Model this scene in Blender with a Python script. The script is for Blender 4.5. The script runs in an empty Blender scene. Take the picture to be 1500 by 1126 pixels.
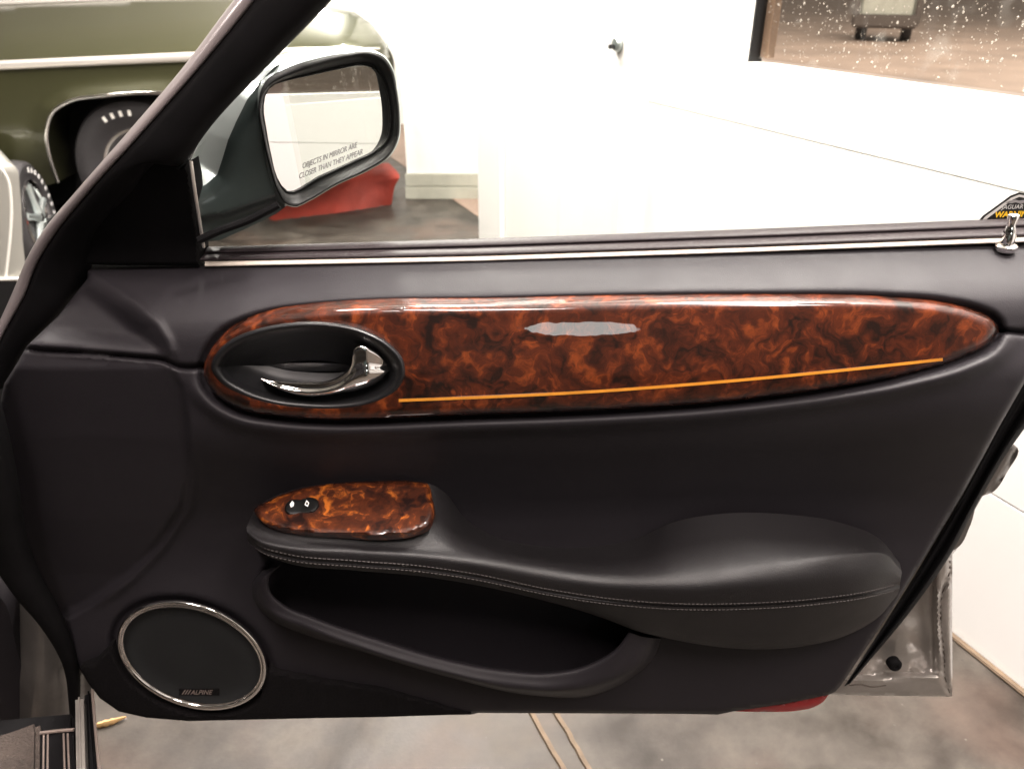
import bpy, bmesh, math, random
import numpy as np
from mathutils import Vector
from mathutils.geometry import delaunay_2d_cdt

random.seed(7)
rng = np.random.default_rng(7)
scene = bpy.context.scene
COL = scene.collection
R = math.radians

# ------------------------------------------------------------------ camera
CAM = np.array([0.0, 0.0, 1.185])
PITCH = R(27.9)
FPX, CX, CY = 1133.0, 750.0, 563.0
cd = bpy.data.cameras.new("camera")
cd.sensor_width = 36.0
cd.lens = 36.0 * FPX / 1500.0
cd.clip_start = 0.02
cd.clip_end = 300.0
cd.dof.use_dof = True
cd.dof.focus_distance = 0.82
cd.dof.aperture_fstop = 8.0
cam = bpy.data.objects.new("camera", cd)
cam.location = CAM
cam.rotation_euler = (R(90) - PITCH, 0, 0)
COL.objects.link(cam)
scene.camera = cam

# ------------------------------------------------------------------ light
scene.view_settings.view_transform = 'Standard'
scene.view_settings.look = 'None'
scene.view_settings.exposure = 0.0
scene.view_settings.gamma = 1.0
world = bpy.data.worlds.new("World")
scene.world = world
world.use_nodes = True
bg = world.node_tree.nodes["Background"]
bg.inputs[0].default_value = (1.0, 0.95, 0.9, 1)
bg.inputs[1].default_value = 0.6


def lamp(name, loc, target, sx, sy, power, color=(1, 0.95, 0.90), roll=None):
    ld = bpy.data.lights.new(name, 'AREA')
    ld.shape = 'RECTANGLE'
    ld.size, ld.size_y = sx, sy
    ld.energy = power
    ld.color = color
    lo = bpy.data.objects.new(name, ld)
    lo.location = loc
    d = Vector(target) - Vector(loc)
    q = d.to_track_quat('-Z', 'Y')
    lo.rotation_euler = q.to_euler()
    COL.objects.link(lo)
    return lo


AX = np.array([-0.406, 0.914])      # the way the car and the garage door run
for x, y, pw in [(-0.75, 1.5, 70), (-0.15, -0.50, 74), (-1.25, 2.45, 100), (-0.4, 3.3, 190), (-3.2, 2.2, 36), (-1.4, 5.7, 130), (0.80, 1.05, 200), (1.05, -0.55, 40)]:
    ld = lamp("ceiling_tube_lamp", (x, y, 2.95), (x, y, 0), 0.30 if y < 0 else 0.16, 1.3 if y < 0 else 1.0, pw, (1, 0.88, 0.83) if y < 0 else (1, 0.93, 0.87))
    ld.rotation_euler = (0, 0, math.atan2(AX[1], AX[0]) - R(90))
lamp("wood_reflection_lamp", (0.45, -3.6, 1.50), (0.2, 0.7, 0.95), 0.75, 0.34, 4.5, (0.95, 1, 0.96)).data.shape = 'ELLIPSE'  # added, unseen lamp that gives the wood its pale reflected patch
# daylight over the drive outside the garage door
lamp("overcast_daylight", (9.0, 9.0, 9.0), (9.0, 9.0, 0), 14, 14, 6500, (1, 0.97, 0.93))

# ------------------------------------------------------------------ helpers
D0 = 0.725                          # distance of the door trim plane
SP, CP = math.sin(PITCH), math.cos(PITCH)


def rays(p):
    p = np.asarray(p, float).reshape(-1, 2)
    a = (p[:, 0] - CX) / FPX
    b = -(p[:, 1] - CY) / FPX
    return np.stack([a, CP + b * SP, -SP + b * CP], 1)


def on_y(p, y):
    """points of the plane(s) y = const seen in direction p"""
    r = rays(p)
    t = (np.asarray(y, float) / r[:, 1])[:, None]
    return CAM + r * t


def on_door(p, w):
    return on_y(p, D0 - np.asarray(w, float) * np.ones(len(np.asarray(p).reshape(-1, 2))))


def on_plane(p, p0, n):
    r = rays(p)
    t = ((p0 - CAM) @ n) / (r @ n)
    return CAM + r * t[:, None]


def on_z(p, z):
    r = rays(p)
    return CAM + r * ((z - CAM[2]) / r[:, 2])[:, None]


def spline(pts, n, closed=False):
    """Catmull-Rom through pts (any dimension), n samples even in arc length"""
    P = np.asarray(pts, float)
    m = len(P)
    if closed:
        Q = np.vstack([P[-1], P, P[0], P[1]])
        segs = m
    else:
        Q = np.vstack([2 * P[0] - P[1], P, 2 * P[-1] - P[-2]])
        segs = m - 1
    out = []
    for i in range(segs):
        p0, p1, p2, p3 = Q[i], Q[i + 1], Q[i + 2], Q[i + 3]
        # centripetal-ish: limit tangents
        d1 = np.linalg.norm(p2 - p1) + 1e-9
        d0 = np.linalg.norm(p1 - p0) + 1e-9
        d2 = np.linalg.norm(p3 - p2) + 1e-9
        m1 = ((p1 - p0) / d0 * d1 + (p2 - p1)) / (d0 + d1) * d1 if False else ((p2 - p1) / d1 * d0 + (p1 - p0) / d0 * d1) / (d0 + d1) * d1
        m2 = ((p2 - p1) / d1 * d2 + (p3 - p2) / d2 * d1) / (d1 + d2) * d1
        for t in np.linspace(0, 1, 24, endpoint=False):
            out.append((2*t**3-3*t**2+1)*p1 + (t**3-2*t**2+t)*m1 + (-2*t**3+3*t**2)*p2 + (t**3-t**2)*m2)
    out.append(P[0] if closed else P[-1])
    out = np.array(out)
    L = np.concatenate([[0], np.cumsum(np.linalg.norm(np.diff(out[:, :2], axis=0), axis=1))])
    s = np.linspace(0, L[-1], n, endpoint=not closed)
    return np.stack([np.interp(s, L, out[:, k]) for k in range(out.shape[1])], 1)


def byx(pts, n, k=0):
    """samples of a left-to-right polyline at even-ish fractions of its x span, denser at the ends"""
    P = spline(pts, 600)
    t = np.linspace(0, 1, n)
    t = 0.5 * t + 0.5 * (0.5 - 0.5 * np.cos(np.pi * t))
    L = np.concatenate([[0], np.cumsum(np.linalg.norm(np.diff(P[:, :2], axis=0), axis=1))])
    x = np.maximum.accumulate(P[:, 0] + 1e-6 * np.arange(len(P)))
    fx = (x - x[0]) / (x[-1] - x[0])
    f = 0.5 * fx + 0.5 * L / L[-1]
    return np.stack([np.interp(t, f, P[:, j]) for j in range(P.shape[1])], 1)


def seg_dist(p, line, closed=False):
    p = np.asarray(p, float)
    L = np.asarray(line, float)
    A = L if closed else L[:-1]
    B = np.roll(L, -1, 0) if closed else L[1:]
    best = np.full(len(p), 1e18)
    for a, b in zip(A, B):
        ab = b - a
        t = np.clip(((p - a) @ ab) / (ab @ ab + 1e-12), 0, 1)
        d = p - a - t[:, None] * ab
        best = np.minimum(best, (d * d).sum(1))
    return np.sqrt(best)


def inside(p, poly):
    p = np.asarray(p, float)
    P = np.asarray(poly, float)
    r = np.zeros(len(p), bool)
    j = len(P) - 1
    for i in range(len(P)):
        xi, yi = P[i]
        xj, yj = P[j]
        if yi != yj:
            c = ((yi > p[:, 1]) != (yj > p[:, 1])) & (p[:, 0] < (xj - xi) * (p[:, 1] - yi) / (yj - yi) + xi)
            r ^= c
        j = i
    return r


def sdist(p, poly):
    """signed distance, positive inside"""
    d = seg_dist(p, poly, True)
    return np.where(inside(p, poly), d, -d)


def sst(a, b, x):
    t = np.clip((x - a) / (b - a), 0, 1)
    return t * t * (3 - 2 * t)


def make_mesh(name, V, F, mats, parent=None, origin=(0, 0, 0), smooth=True, fmat=None, sharp=40, flip_to=None):
    me = bpy.data.meshes.new(name)
    V = np.asarray(V, float) - np.asarray(origin, float)
    me.from_pydata([tuple(v) for v in V], [], [tuple(int(i) for i in f) for f in F])
    for m in (mats if isinstance(mats, (list, tuple)) else [mats]):
        me.materials.append(m)
    if fmat is not None:
        me.polygons.foreach_set('material_index', np.asarray(fmat, dtype=np.int32))
    bm = bmesh.new()
    bm.from_mesh(me)
    bmesh.ops.remove_doubles(bm, verts=bm.verts, dist=1e-6)
    bmesh.ops.recalc_face_normals(bm, faces=bm.faces)
    if flip_to is not None:
        c = Vector(CAM - np.asarray(origin, float)) if flip_to == 'cam' else Vector(flip_to)
        s = sum((f.normal.dot(c - f.calc_center_median())) * f.calc_area() for f in bm.faces)
        if s < 0:
            bmesh.ops.reverse_faces(bm, faces=bm.faces)
    bm.to_mesh(me)
    bm.free()
    if smooth:
        me.polygons.foreach_set('use_smooth', [True] * len(me.polygons))
        try:
            me.set_sharp_from_angle(angle=R(sharp))
        except Exception:
            pass
    o = bpy.data.objects.new(name, me)
    COL.objects.link(o)
    if parent is not None:
        o.parent = parent
    return o


def cdt(outline, res, holes=(), extra=()):
    """triangulated region in 2-D: outline + interior grid (+ holes)"""
    O = np.asarray(outline, float)
    lo, hi = O.min(0), O.max(0)
    gx = np.arange(lo[0] + res * .5, hi[0], res)
    gy = np.arange(lo[1] + res * .5, hi[1], res * .92)
    G = np.stack(np.meshgrid(gx, gy), -1)
    G[1::2, :, 0] += res * .5
    G = G.reshape(-1, 2)
    keep = inside(G, O) & (seg_dist(G, O, True) > res * .45)
    for h in holes:
        keep &= ~inside(G, h) & (seg_dist(G, h, True) > res * .45)
    G = G[keep]
    if len(extra):
        E = np.vstack(extra)
        E = E[inside(E, O) & (seg_dist(E, O, True) > 1.2)]
        # thin out near-coincident extras, then drop grid points close to them
        cell, sel = {}, []
        for i, e in enumerate(E):
            k = (int(e[0] // 1.5), int(e[1] // 1.5))
            if k not in cell:
                cell[k] = 1
                sel.append(i)
        E = E[sel]
        cells = {}
        for e in E:
            cells.setdefault((int(e[0] // res), int(e[1] // res)), []).append(e)
        ok = []
        for g in G:
            a, b = int(g[0] // res), int(g[1] // res)
            near = False
            for da in (-1, 0, 1):
                for db in (-1, 0, 1):
                    for e in cells.get((a + da, b + db), ()):
                        if (e[0] - g[0]) ** 2 + (e[1] - g[1]) ** 2 < (res * .55) ** 2:
                            near = True
            ok.append(not near)
        G = np.vstack([E, G[ok]])
    pts = [O] + [np.asarray(h, float) for h in holes] + [G]
    polys, edges, k = [], [], 0
    for q in pts[:-1]:
        idx = list(range(k, k + len(q)))
        edges += [(a, b) for a, b in zip(idx, idx[1:] + idx[:1])]
        k += len(q)
    A = np.vstack(pts)
    vs, es, fs, *_ = delaunay_2d_cdt([Vector(a) for a in A], edges, [], 0, 1e-5)
    vs = np.array([(v.x, v.y) for v in vs])
    fs = np.array([f for f in fs if len(f) == 3])
    c = vs[fs].mean(1)
    ok = inside(c, O)
    for h in holes:
        ok &= ~inside(c, h)
    return vs, fs[ok]


def border_edges(F):
    cnt = {}
    for f in F:
        for a, b in ((f[0], f[1]), (f[1], f[2]), (f[2], f[0])):
            cnt[(min(a, b), max(a, b))] = cnt.get((min(a, b), max(a, b)), 0) + 1
    return [e for e, n in cnt.items() if n == 1]


def patch(name, outline, res, wfun, mat, parent, thick=0.01, holes=(), place=None, n_out=None, closed_spline=True,
          origin=(0, 0, 0), sharp=40, back=(0, 1, 0), cap=False, extra=()):
    """solid panel: front face on wfun over the outline, sides going back by thick"""
    O = spline(outline, n_out or max(24, int(np.linalg.norm(np.diff(np.vstack([outline, outline[:1]]), axis=0), axis=1).sum() / res)), True) if closed_spline else densify(outline, res)
    v, f = cdt(O, res, holes, extra)
    P = place(v) if place else on_door(v, wfun(v))
    F = [tuple(t) for t in f]
    be = border_edges(F)
    rim = sorted({i for e in be for i in e})
    mp = {i: len(P) + k for k, i in enumerate(rim)}
    B = P[rim] + np.asarray(back) * thick
    F += [(a, b, mp[b], mp[a]) for a, b in be]
    n = len(P)
    P = np.vstack([P, B])
    if cap:
        bmap = {}
        V2 = P[:n] + np.asarray(back) * thick
        base = len(P)
        P = np.vstack([P, V2])
        F += [(base + t[0], base + t[2], base + t[1]) for t in f]
    return make_mesh(name, P, F, mat, parent, origin, True, None, sharp, None)


def densify(poly, res):
    P = np.asarray(poly, float)
    out = []
    for a, b in zip(P, np.roll(P, -1, 0)):
        n = max(1, int(np.linalg.norm(b - a) / res))
        for k in range(n):
            out.append(a + (b - a) * k / n)
    return np.array(out)


def loft(name, rows3d, mat, parent, origin=(0, 0, 0), sub=4, closed_u=False, closed_v=False, sharp=50, capends=False, fmat_rows=None):
    """rows3d: rows of N 3-D points; spline across the rows"""
    Rr = np.array(rows3d)                         # M,N,3
    M, N = Rr.shape[:2]
    if sub > 1:
        cols = []
        n_out = M * sub if closed_v else (M - 1) * sub + 1
        for j in range(N):
            q = Rr[:, j]
            if closed_v:
                Q = np.vstack([q[-1], q, q[0], q[1]])
                segs = M
            else:
                Q = np.vstack([2*q[0]-q[1], q, 2*q[-1]-q[-2]])
                segs = M - 1
            c = []
            for i in range(segs):
                p0, p1, p2, p3 = Q[i:i+4]
                for t in np.linspace(0, 1, sub, endpoint=False):
                    c.append(.5*((2*p1)+(-p0+p2)*t+(2*p0-5*p1+4*p2-p3)*t*t+(-p0+3*p1-3*p2+p3)*t**3))
            if not closed_v:
                c.append(q[-1])
            cols.append(c)
        Rr = np.array(cols).transpose(1, 0, 2)
        M = Rr.shape[0]
    F = []
    for i in range(M if closed_v else M - 1):
        for j in range(N if closed_u else N - 1):
            a, b = i * N + j, i * N + (j + 1) % N
            c, d = ((i + 1) % M) * N + (j + 1) % N, ((i + 1) % M) * N + j
            F.append((a, b, c, d))
    if capends:
        F.append(tuple(range(N)))
        F.append(tuple(range((M - 1) * N, M * N)))
    return make_mesh(name, Rr.reshape(-1, 3), F, mat, parent, origin, True, None, sharp, None)


def tube(name, pts3, rad, mat, parent, origin=(0, 0, 0), seg=12, closed=False, squash=None, caps=True):
    P = np.asarray(pts3, float)
    n = len(P)
    rad = np.ones(n) * rad
    T = np.gradient(P, axis=0) if not closed else np.roll(P, -1, 0) - np.roll(P, 1, 0)
    T /= np.linalg.norm(T, axis=1)[:, None]
    up = np.array([0, -1.0, 0])
    V = []
    for i in range(n):
        a = np.cross(T[i], up)
        if np.linalg.norm(a) < 1e-3:
            a = np.cross(T[i], [0, 0, 1])
        a /= np.linalg.norm(a)
        b = np.cross(a, T[i])
        sx, sy = squash or (1, 1)
        for k in range(seg):
            th = 2 * math.pi * k / seg
            V.append(P[i] + rad[i] * (math.cos(th) * a * sx + math.sin(th) * b * sy))
    F = []
    for i in range(n if closed else n - 1):
        for k in range(seg):
            i2 = (i + 1) % n
            F.append((i*seg+k, i*seg+(k+1) % seg, i2*seg+(k+1) % seg, i2*seg+k))
    if caps and not closed:
        F.append(tuple(range(seg)))
        F.append(tuple(range((n-1)*seg, n*seg)))
    return make_mesh(name, V, F, mat, parent, origin)


def boxes(name, items, mat, parent=None, bevel=0.0, origin=(0, 0, 0), segs=2):
    """items: (x0,x1,y0,y1,z0,z1)"""
    bm = bmesh.new()
    for x0, x1, y0, y1, z0, z1 in items:
        r = bmesh.ops.create_cube(bm, size=1)
        for v in r['verts']:
            v.co = Vector((x0 if v.co.x < 0 else x1, y0 if v.co.y < 0 else y1, z0 if v.co.z < 0 else z1)) - Vector(origin)
    if bevel:
        bmesh.ops.bevel(bm, geom=bm.edges[:], offset=bevel, segments=segs, affect='EDGES', clamp_overlap=True)
    me = bpy.data.meshes.new(name)
    bm.to_mesh(me)
    bm.free()
    me.materials.append(mat)
    me.polygons.foreach_set('use_smooth', [True] * len(me.polygons))
    try:
        me.set_sharp_from_angle(angle=R(35))
    except Exception:
        pass
    o = bpy.data.objects.new(name, me)
    COL.objects.link(o)
    if parent is not None:
        o.parent = parent
    return o


def lathe(name, prof, mat, parent=None, origin=(0, 0, 0), seg=24, base=(0, 0, 0), axis=(0, 0, 1)):
    """prof: (radius, height) pairs along axis from base"""
    ax = Vector(axis).normalized()
    q = Vector((0, 0, 1)).rotation_difference(ax)
    V, F = [], []
    for r, h in prof:
        for k in range(seg):
            th = 2 * math.pi * k / seg
            V.append(np.array(q @ Vector((r * math.cos(th), r * math.sin(th), h))) + np.asarray(base))
    for i in range(len(prof) - 1):
        for k in range(seg):
            F.append((i*seg+k, i*seg+(k+1) % seg, (i+1)*seg+(k+1) % seg, (i+1)*seg+k))
    F.append(tuple(range(seg)))
    F.append(tuple(range((len(prof)-1)*seg, len(prof)*seg)))
    return make_mesh(name, V, F, mat, parent, origin)


def thing(name, label, cat, loc, rz=0.0, group=None, kind=None):
    o = bpy.data.objects.new(name, None)
    o.empty_display_size = 0.1
    o.location = loc
    o.rotation_euler = (0, 0, rz)
    COL.objects.link(o)
    o['label'] = label
    o['category'] = cat
    if group:
        o['group'] = group
    return o


def text_mesh(name, body, mat, parent, place, p0, ex, ey, size_px, origin=(0, 0, 0), shear=0.0, bold=0.0, align='LEFT', spacing=1.0):
    """flat lettering: text plane mapped through pixel axes ex, ey onto a surface by place(); it lies on that surface"""
    cu = bpy.data.curves.new(name, 'FONT')
    cu.body = body
    cu.size = 1.0
    cu.shear = shear
    cu.offset = bold
    cu.align_x = align
    cu.space_character = spacing
    cu.resolution_u = 4
    ob = bpy.data.objects.new(name, cu)
    COL.objects.link(ob)
    dg = bpy.context.evaluated_depsgraph_get()
    me = bpy.data.meshes.new_from_object(ob.evaluated_get(dg))
    bpy.data.objects.remove(ob)
    co = np.zeros(len(me.vertices) * 3)
    me.vertices.foreach_get('co', co)
    co = co.reshape(-1, 3)
    p = np.asarray(p0) + size_px * (co[:, :1] * np.asarray(ex) + co[:, 1:2] * np.asarray(ey))
    V = place(p) - np.asarray(origin)
    me.vertices.foreach_set('co', V.reshape(-1))
    me.materials.clear()
    me.materials.append(mat)
    me.update()
    o = bpy.data.objects.new(name, me)
    COL.objects.link(o)
    o.parent = parent
    return o


# ------------------------------------------------------------------ materials
def nodes(name):
    m = bpy.data.materials.new(name)
    m.use_nodes = True
    nt = m.node_tree
    return m, nt, nt.nodes["Principled BSDF"]


def N(nt, t, **kw):
    n = nt.nodes.new(t)
    for k, v in kw.items():
        if k.startswith('i_'):
            n.inputs[int(k[2:]) if k[2:].isdigit() else k[2:].replace('_', ' ')].default_value = v
        else:
            setattr(n, k, v)
    return n


def ramp(nt, stops):
    r = nt.nodes.new('ShaderNodeValToRGB')
    e = r.color_ramp.elements
    while len(e) < len(stops):
        e.new(0.5)
    for el, (p, c) in zip(e, stops):
        el.position = p
        el.color = (*c, 1) if len(c) == 3 else c
    return r


def mat(name, col, rough=0.5, metal=0.0, coat=0.0, coat_rough=0.03, bump=None, var=None, spec=0.5, sheen=0.0, rvar=None):
    m, nt, b = nodes(name)
    b.inputs['Base Color'].default_value = (*col, 1)
    b.inputs['Roughness'].default_value = rough
    b.inputs['Metallic'].default_value = metal
    b.inputs['Coat Weight'].default_value = coat
    b.inputs['Coat Roughness'].default_value = coat_rough
    b.inputs['Specular IOR Level'].default_value = spec
    b.inputs['Sheen Weight'].default_value = sheen
    tc = N(nt, 'ShaderNodeTexCoord')
    if var:
        sc_, amt = var
        n = N(nt, 'ShaderNodeTexNoise', i_Scale=sc_, i_Detail=6.0, i_Roughness=0.6)
        nt.links.new(tc.outputs['Object'], n.inputs['Vector'])
        c = np.array(col)
        r = ramp(nt, [(0.3, tuple(c * (1 - amt))), (0.7, tuple(np.minimum(c * (1 + amt), 1)))])
        nt.links.new(n.outputs['Fac'], r.inputs['Fac'])
        nt.links.new(r.outputs['Color'], b.inputs['Base Color'])
    if rvar:
        sc_, lo, hi = rvar
        n = N(nt, 'ShaderNodeTexNoise', i_Scale=sc_, i_Detail=5.0)
        nt.links.new(tc.outputs['Object'], n.inputs['Vector'])
        mr = N(nt, 'ShaderNodeMapRange')
        mr.inputs[1].default_value = .3
        mr.inputs[2].default_value = .7
        mr.inputs[3].default_value = lo
        mr.inputs[4].default_value = hi
        nt.links.new(n.outputs['Fac'], mr.inputs[0])
        nt.links.new(mr.outputs[0], b.inputs['Roughness'])
    if bump:
        kind, sc_, st, dist = bump
        if kind == 'voronoi':
            n = N(nt, 'ShaderNodeTexVoronoi', i_Scale=sc_)
            out = n.outputs['Distance']
        else:
            n = N(nt, 'ShaderNodeTexNoise', i_Scale=sc_, i_Detail=4.0)
            out = n.outputs['Fac']
        nt.links.new(tc.outputs['Object'], n.inputs['Vector'])
        bp = N(nt, 'ShaderNodeBump', i_Strength=st, i_Distance=dist)
        nt.links.new(out, bp.inputs['Height'])
        nt.links.new(bp.outputs['Normal'], b.inputs['Normal'])
    return m


M_vinyl = mat('soft_trim_vinyl', (0.0145, 0.0122, 0.0150), 0.6, bump=('voronoi', 900, 0.13, 0.0006), rvar=(30, .57, .63), spec=0.36)
M_leather = mat('armrest_leather', (0.0085, 0.0073, 0.0082), 0.56, bump=('voronoi', 700, 0.3, 0.0006), spec=0.42, rvar=(25, .53, .59))
M_carpet = mat('door_carpet', (0.0085, 0.0075, 0.008), 0.95, bump=('noise', 900, 0.9, 0.003), spec=0.1, var=(500, .5))
M_plastic = mat('black_plastic', (0.010, 0.010, 0.011), 0.38, bump=('noise', 800, 0.1, 0.0004))
M_rubber = mat('black_rubber', (0.004, 0.0036, 0.004), 0.75, spec=.12, var=(20, .3), bump=('noise', 60, 0.15, 0.002))
M_seal = mat('belt_rubber', (0.026, 0.019, 0.021), 0.5, spec=.3, bump=('noise', 300, 0.1, 0.0005))
M_chrome = mat('chrome', (0.96, 0.94, 0.92), 0.06, metal=1.0)
M_bright = mat('bright_trim', (0.85, 0.80, 0.74), 0.25, metal=0.6)
M_lip = mat('cream_lip', (0.70, 0.62, 0.54), 0.3)
M_edge = mat('satin_frame_paint', (0.20, 0.17, 0.17), 0.35, metal=0.2, coat=.4, coat_rough=.15)
M_thread = mat('thread', (0.075, 0.066, 0.064), 0.75)
M_paint = mat('silver_green_paint', (0.36, 0.40, 0.39), 0.36, metal=0.7, coat=1.0, coat_rough=0.03, bump=('noise', 2500, 0.02, 0.0002))
M_paint_shaded = mat('silver_green_paint_shaded', (0.042, 0.056, 0.053), 0.40, metal=0.3, coat=.5, coat_rough=0.15)  # darker copy of the silver-green paint, shade put into its colour
M_shell = mat('door_shell_paint', (0.30, 0.275, 0.25), 0.3, metal=0.4, coat=1.0, coat_rough=0.03, var=(18, .18), bump=('noise', 12, 0.15, 0.004))
M_sealer = mat('seam_sealer', (0.06, 0.045, 0.035), 0.7)
M_bezel = mat('mirror_bezel_black', (0.005, 0.005, 0.005), 0.5, spec=.25)
M_mirror = mat('mirror_silver', (0.93, 0.93, 0.92), 0.01, metal=1.0)
M_grille = mat('speaker_cloth', (0.010, 0.011, 0.012), 0.8)
M_grey_print = mat('grey_print', (0.26, 0.25, 0.25), 0.6)
M_light_print = mat('pale_print', (0.55, 0.54, 0.52), 0.5)
M_badge = mat('badge_metal', (0.30, 0.24, 0.21), 0.4, metal=0.5)
M_yellow = mat('yellow_print', (0.85, 0.50, 0.02), 0.5)
M_sticker = mat('sticker_black', (0.012, 0.012, 0.012), 0.35)
M_white_icon = mat('white_icon', (0.8, 0.8, 0.78), 0.5)
M_inlay = mat('boxwood_inlay', (0.68, 0.27, 0.03), 0.3, coat=1.0, coat_rough=0.02, var=(60, .15))
M_lens = mat('red_lens', (0.30, 0.018, 0.02), 0.25, coat=0.5)
M_wall = mat('white_wall_paint', (0.86, 0.845, 0.82), 0.6, var=(2.5, .02), bump=('noise', 40, 0.08, 0.002))
M_garage = mat('white_panel_paint', (0.87, 0.86, 0.84), 0.45, var=(3, .015), bump=('noise', 120, 0.06, 0.001))
M_ceil = mat('white_ceiling', (0.7, 0.68, 0.65), 0.8)
M_rear = mat('grey_wall_paint', (0.14, 0.13, 0.12), 0.7)
M_base_lo = mat('baseboard_tile', (0.40, 0.39, 0.33), 0.5, var=(6, .15))
M_red = mat('red_cloth', (0.25, 0.026, 0.014), 0.7, var=(5, .25), bump=('noise', 12, 0.5, 0.02))
M_tyre = mat('tyre_rubber', (0.022, 0.02, 0.021), 0.6, bump=('noise', 60, 0.1, 0.002))
M_dark = mat('wheel_well_black', (0.008, 0.008, 0.008), 0.9)
M_straw = mat('straw', (0.52, 0.32, 0.14), 0.8, var=(60, .3))
M_grey_car = mat('silver_car_paint', (0.42, 0.41, 0.37), 0.35, metal=0.35, coat=0.6, coat_rough=0.1)
M_white_paint = mat('white_stripe', (0.80, 0.78, 0.72), 0.5)
M_outframe = mat('tan_frame', (0.30, 0.22, 0.17), 0.6)
M_drops = None


def wood_mat(name, scale, dark, mid, bright, bias, seed):
    m, nt, b = nodes(name)
    tc = N(nt, 'ShaderNodeTexCoord')
    mp = N(nt, 'ShaderNodeMapping')
    mp.inputs['Location'].default_value = seed
    mp.inputs['Scale'].default_value = (scale, scale, scale)
    nt.links.new(tc.outputs['Object'], mp.inputs['Vector'])
    # domain warp for swirls
    w1 = N(nt, 'ShaderNodeTexNoise', i_Scale=1.3, i_Detail=3.0, i_Roughness=.55)
    nt.links.new(mp.outputs[0], w1.inputs['Vector'])
    sub = N(nt, 'ShaderNodeVectorMath', operation='SUBTRACT')
    sub.inputs[1].default_value = (.5, .5, .5)
    nt.links.new(w1.outputs['Color'], sub.inputs[0])
    scl = N(nt, 'ShaderNodeVectorMath', operation='SCALE')
    scl.inputs['Scale'].default_value = 1.6
    nt.links.new(sub.outputs[0], scl.inputs[0])
    add = N(nt, 'ShaderNodeVectorMath', operation='ADD')
    nt.links.new(mp.outputs[0], add.inputs[0])
    nt.links.new(scl.outputs[0], add.inputs[1])
    n1 = N(nt, 'ShaderNodeTexNoise', i_Scale=2.2, i_Detail=7.0, i_Roughness=.62, i_Distortion=1.6)
    nt.links.new(add.outputs[0], n1.inputs['Vector'])
    v1 = N(nt, 'ShaderNodeTexVoronoi', i_Scale=2.6, feature='SMOOTH_F1')
    v1.inputs['Smoothness'].default_value = .6
    nt.links.new(add.outputs[0], v1.inputs['Vector'])
    mix = N(nt, 'ShaderNodeMath', operation='MULTIPLY_ADD')
    mix.inputs[1].default_value = -.42
    nt.links.new(v1.outputs['Distance'], mix.inputs[0])
    nt.links.new(n1.outputs['Fac'], mix.inputs[2])
    # fine fibre
    n2 = N(nt, 'ShaderNodeTexNoise', i_Scale=16.0, i_Detail=5.0, i_Roughness=.7, i_Distortion=1.0)
    nt.links.new(add.outputs[0], n2.inputs['Vector'])
    m2 = N(nt, 'ShaderNodeMath', operation='MULTIPLY_ADD')
    m2.inputs[1].default_value = .22
    nt.links.new(n2.outputs['Fac'], m2.inputs[0])
    nt.links.new(mix.outputs[0], m2.inputs[2])
    r = ramp(nt, [(0.20 + bias, dark), (0.36 + bias, tuple(np.array(dark) * .5 + np.array(mid) * .5)), (0.47 + bias, mid), (0.66 + bias, bright)])
    nt.links.new(m2.outputs[0], r.inputs['Fac'])
    nt.links.new(r.outputs['Color'], b.inputs['Base Color'])
    b.inputs['Roughness'].default_value = .45
    b.inputs['Coat Weight'].default_value = 1.0
    b.inputs['Coat Roughness'].default_value = .015
    b.inputs['Coat IOR'].default_value = 1.55
    wv = N(nt, 'ShaderNodeTexNoise', i_Scale=34.0, i_Detail=2.0)
    nt.links.new(tc.outputs['Object'], wv.inputs['Vector'])
    cb_ = N(nt, 'ShaderNodeBump', i_Strength=.16, i_Distance=.0012)
    nt.links.new(wv.outputs['Fac'], cb_.inputs['Height'])
    nt.links.new(cb_.outputs['Normal'], b.inputs['Coat Normal'])
    b.inputs['Specular IOR Level'].default_value = .2
    return m


M_wood = wood_mat('burl_walnut', 15, (0.009, 0.003, 0.0015), (0.070, 0.0135, 0.0040), (0.19, 0.040, 0.008), 0.015, (1.3, 0.2, 4.1))
M_wood2 = wood_mat('burl_walnut_bright', 15, (0.010, 0.003, 0.002), (0.075, 0.017, 0.005), (0.40, 0.11, 0.014), 0.03, (3.7, 1.2, 0.4))


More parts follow.
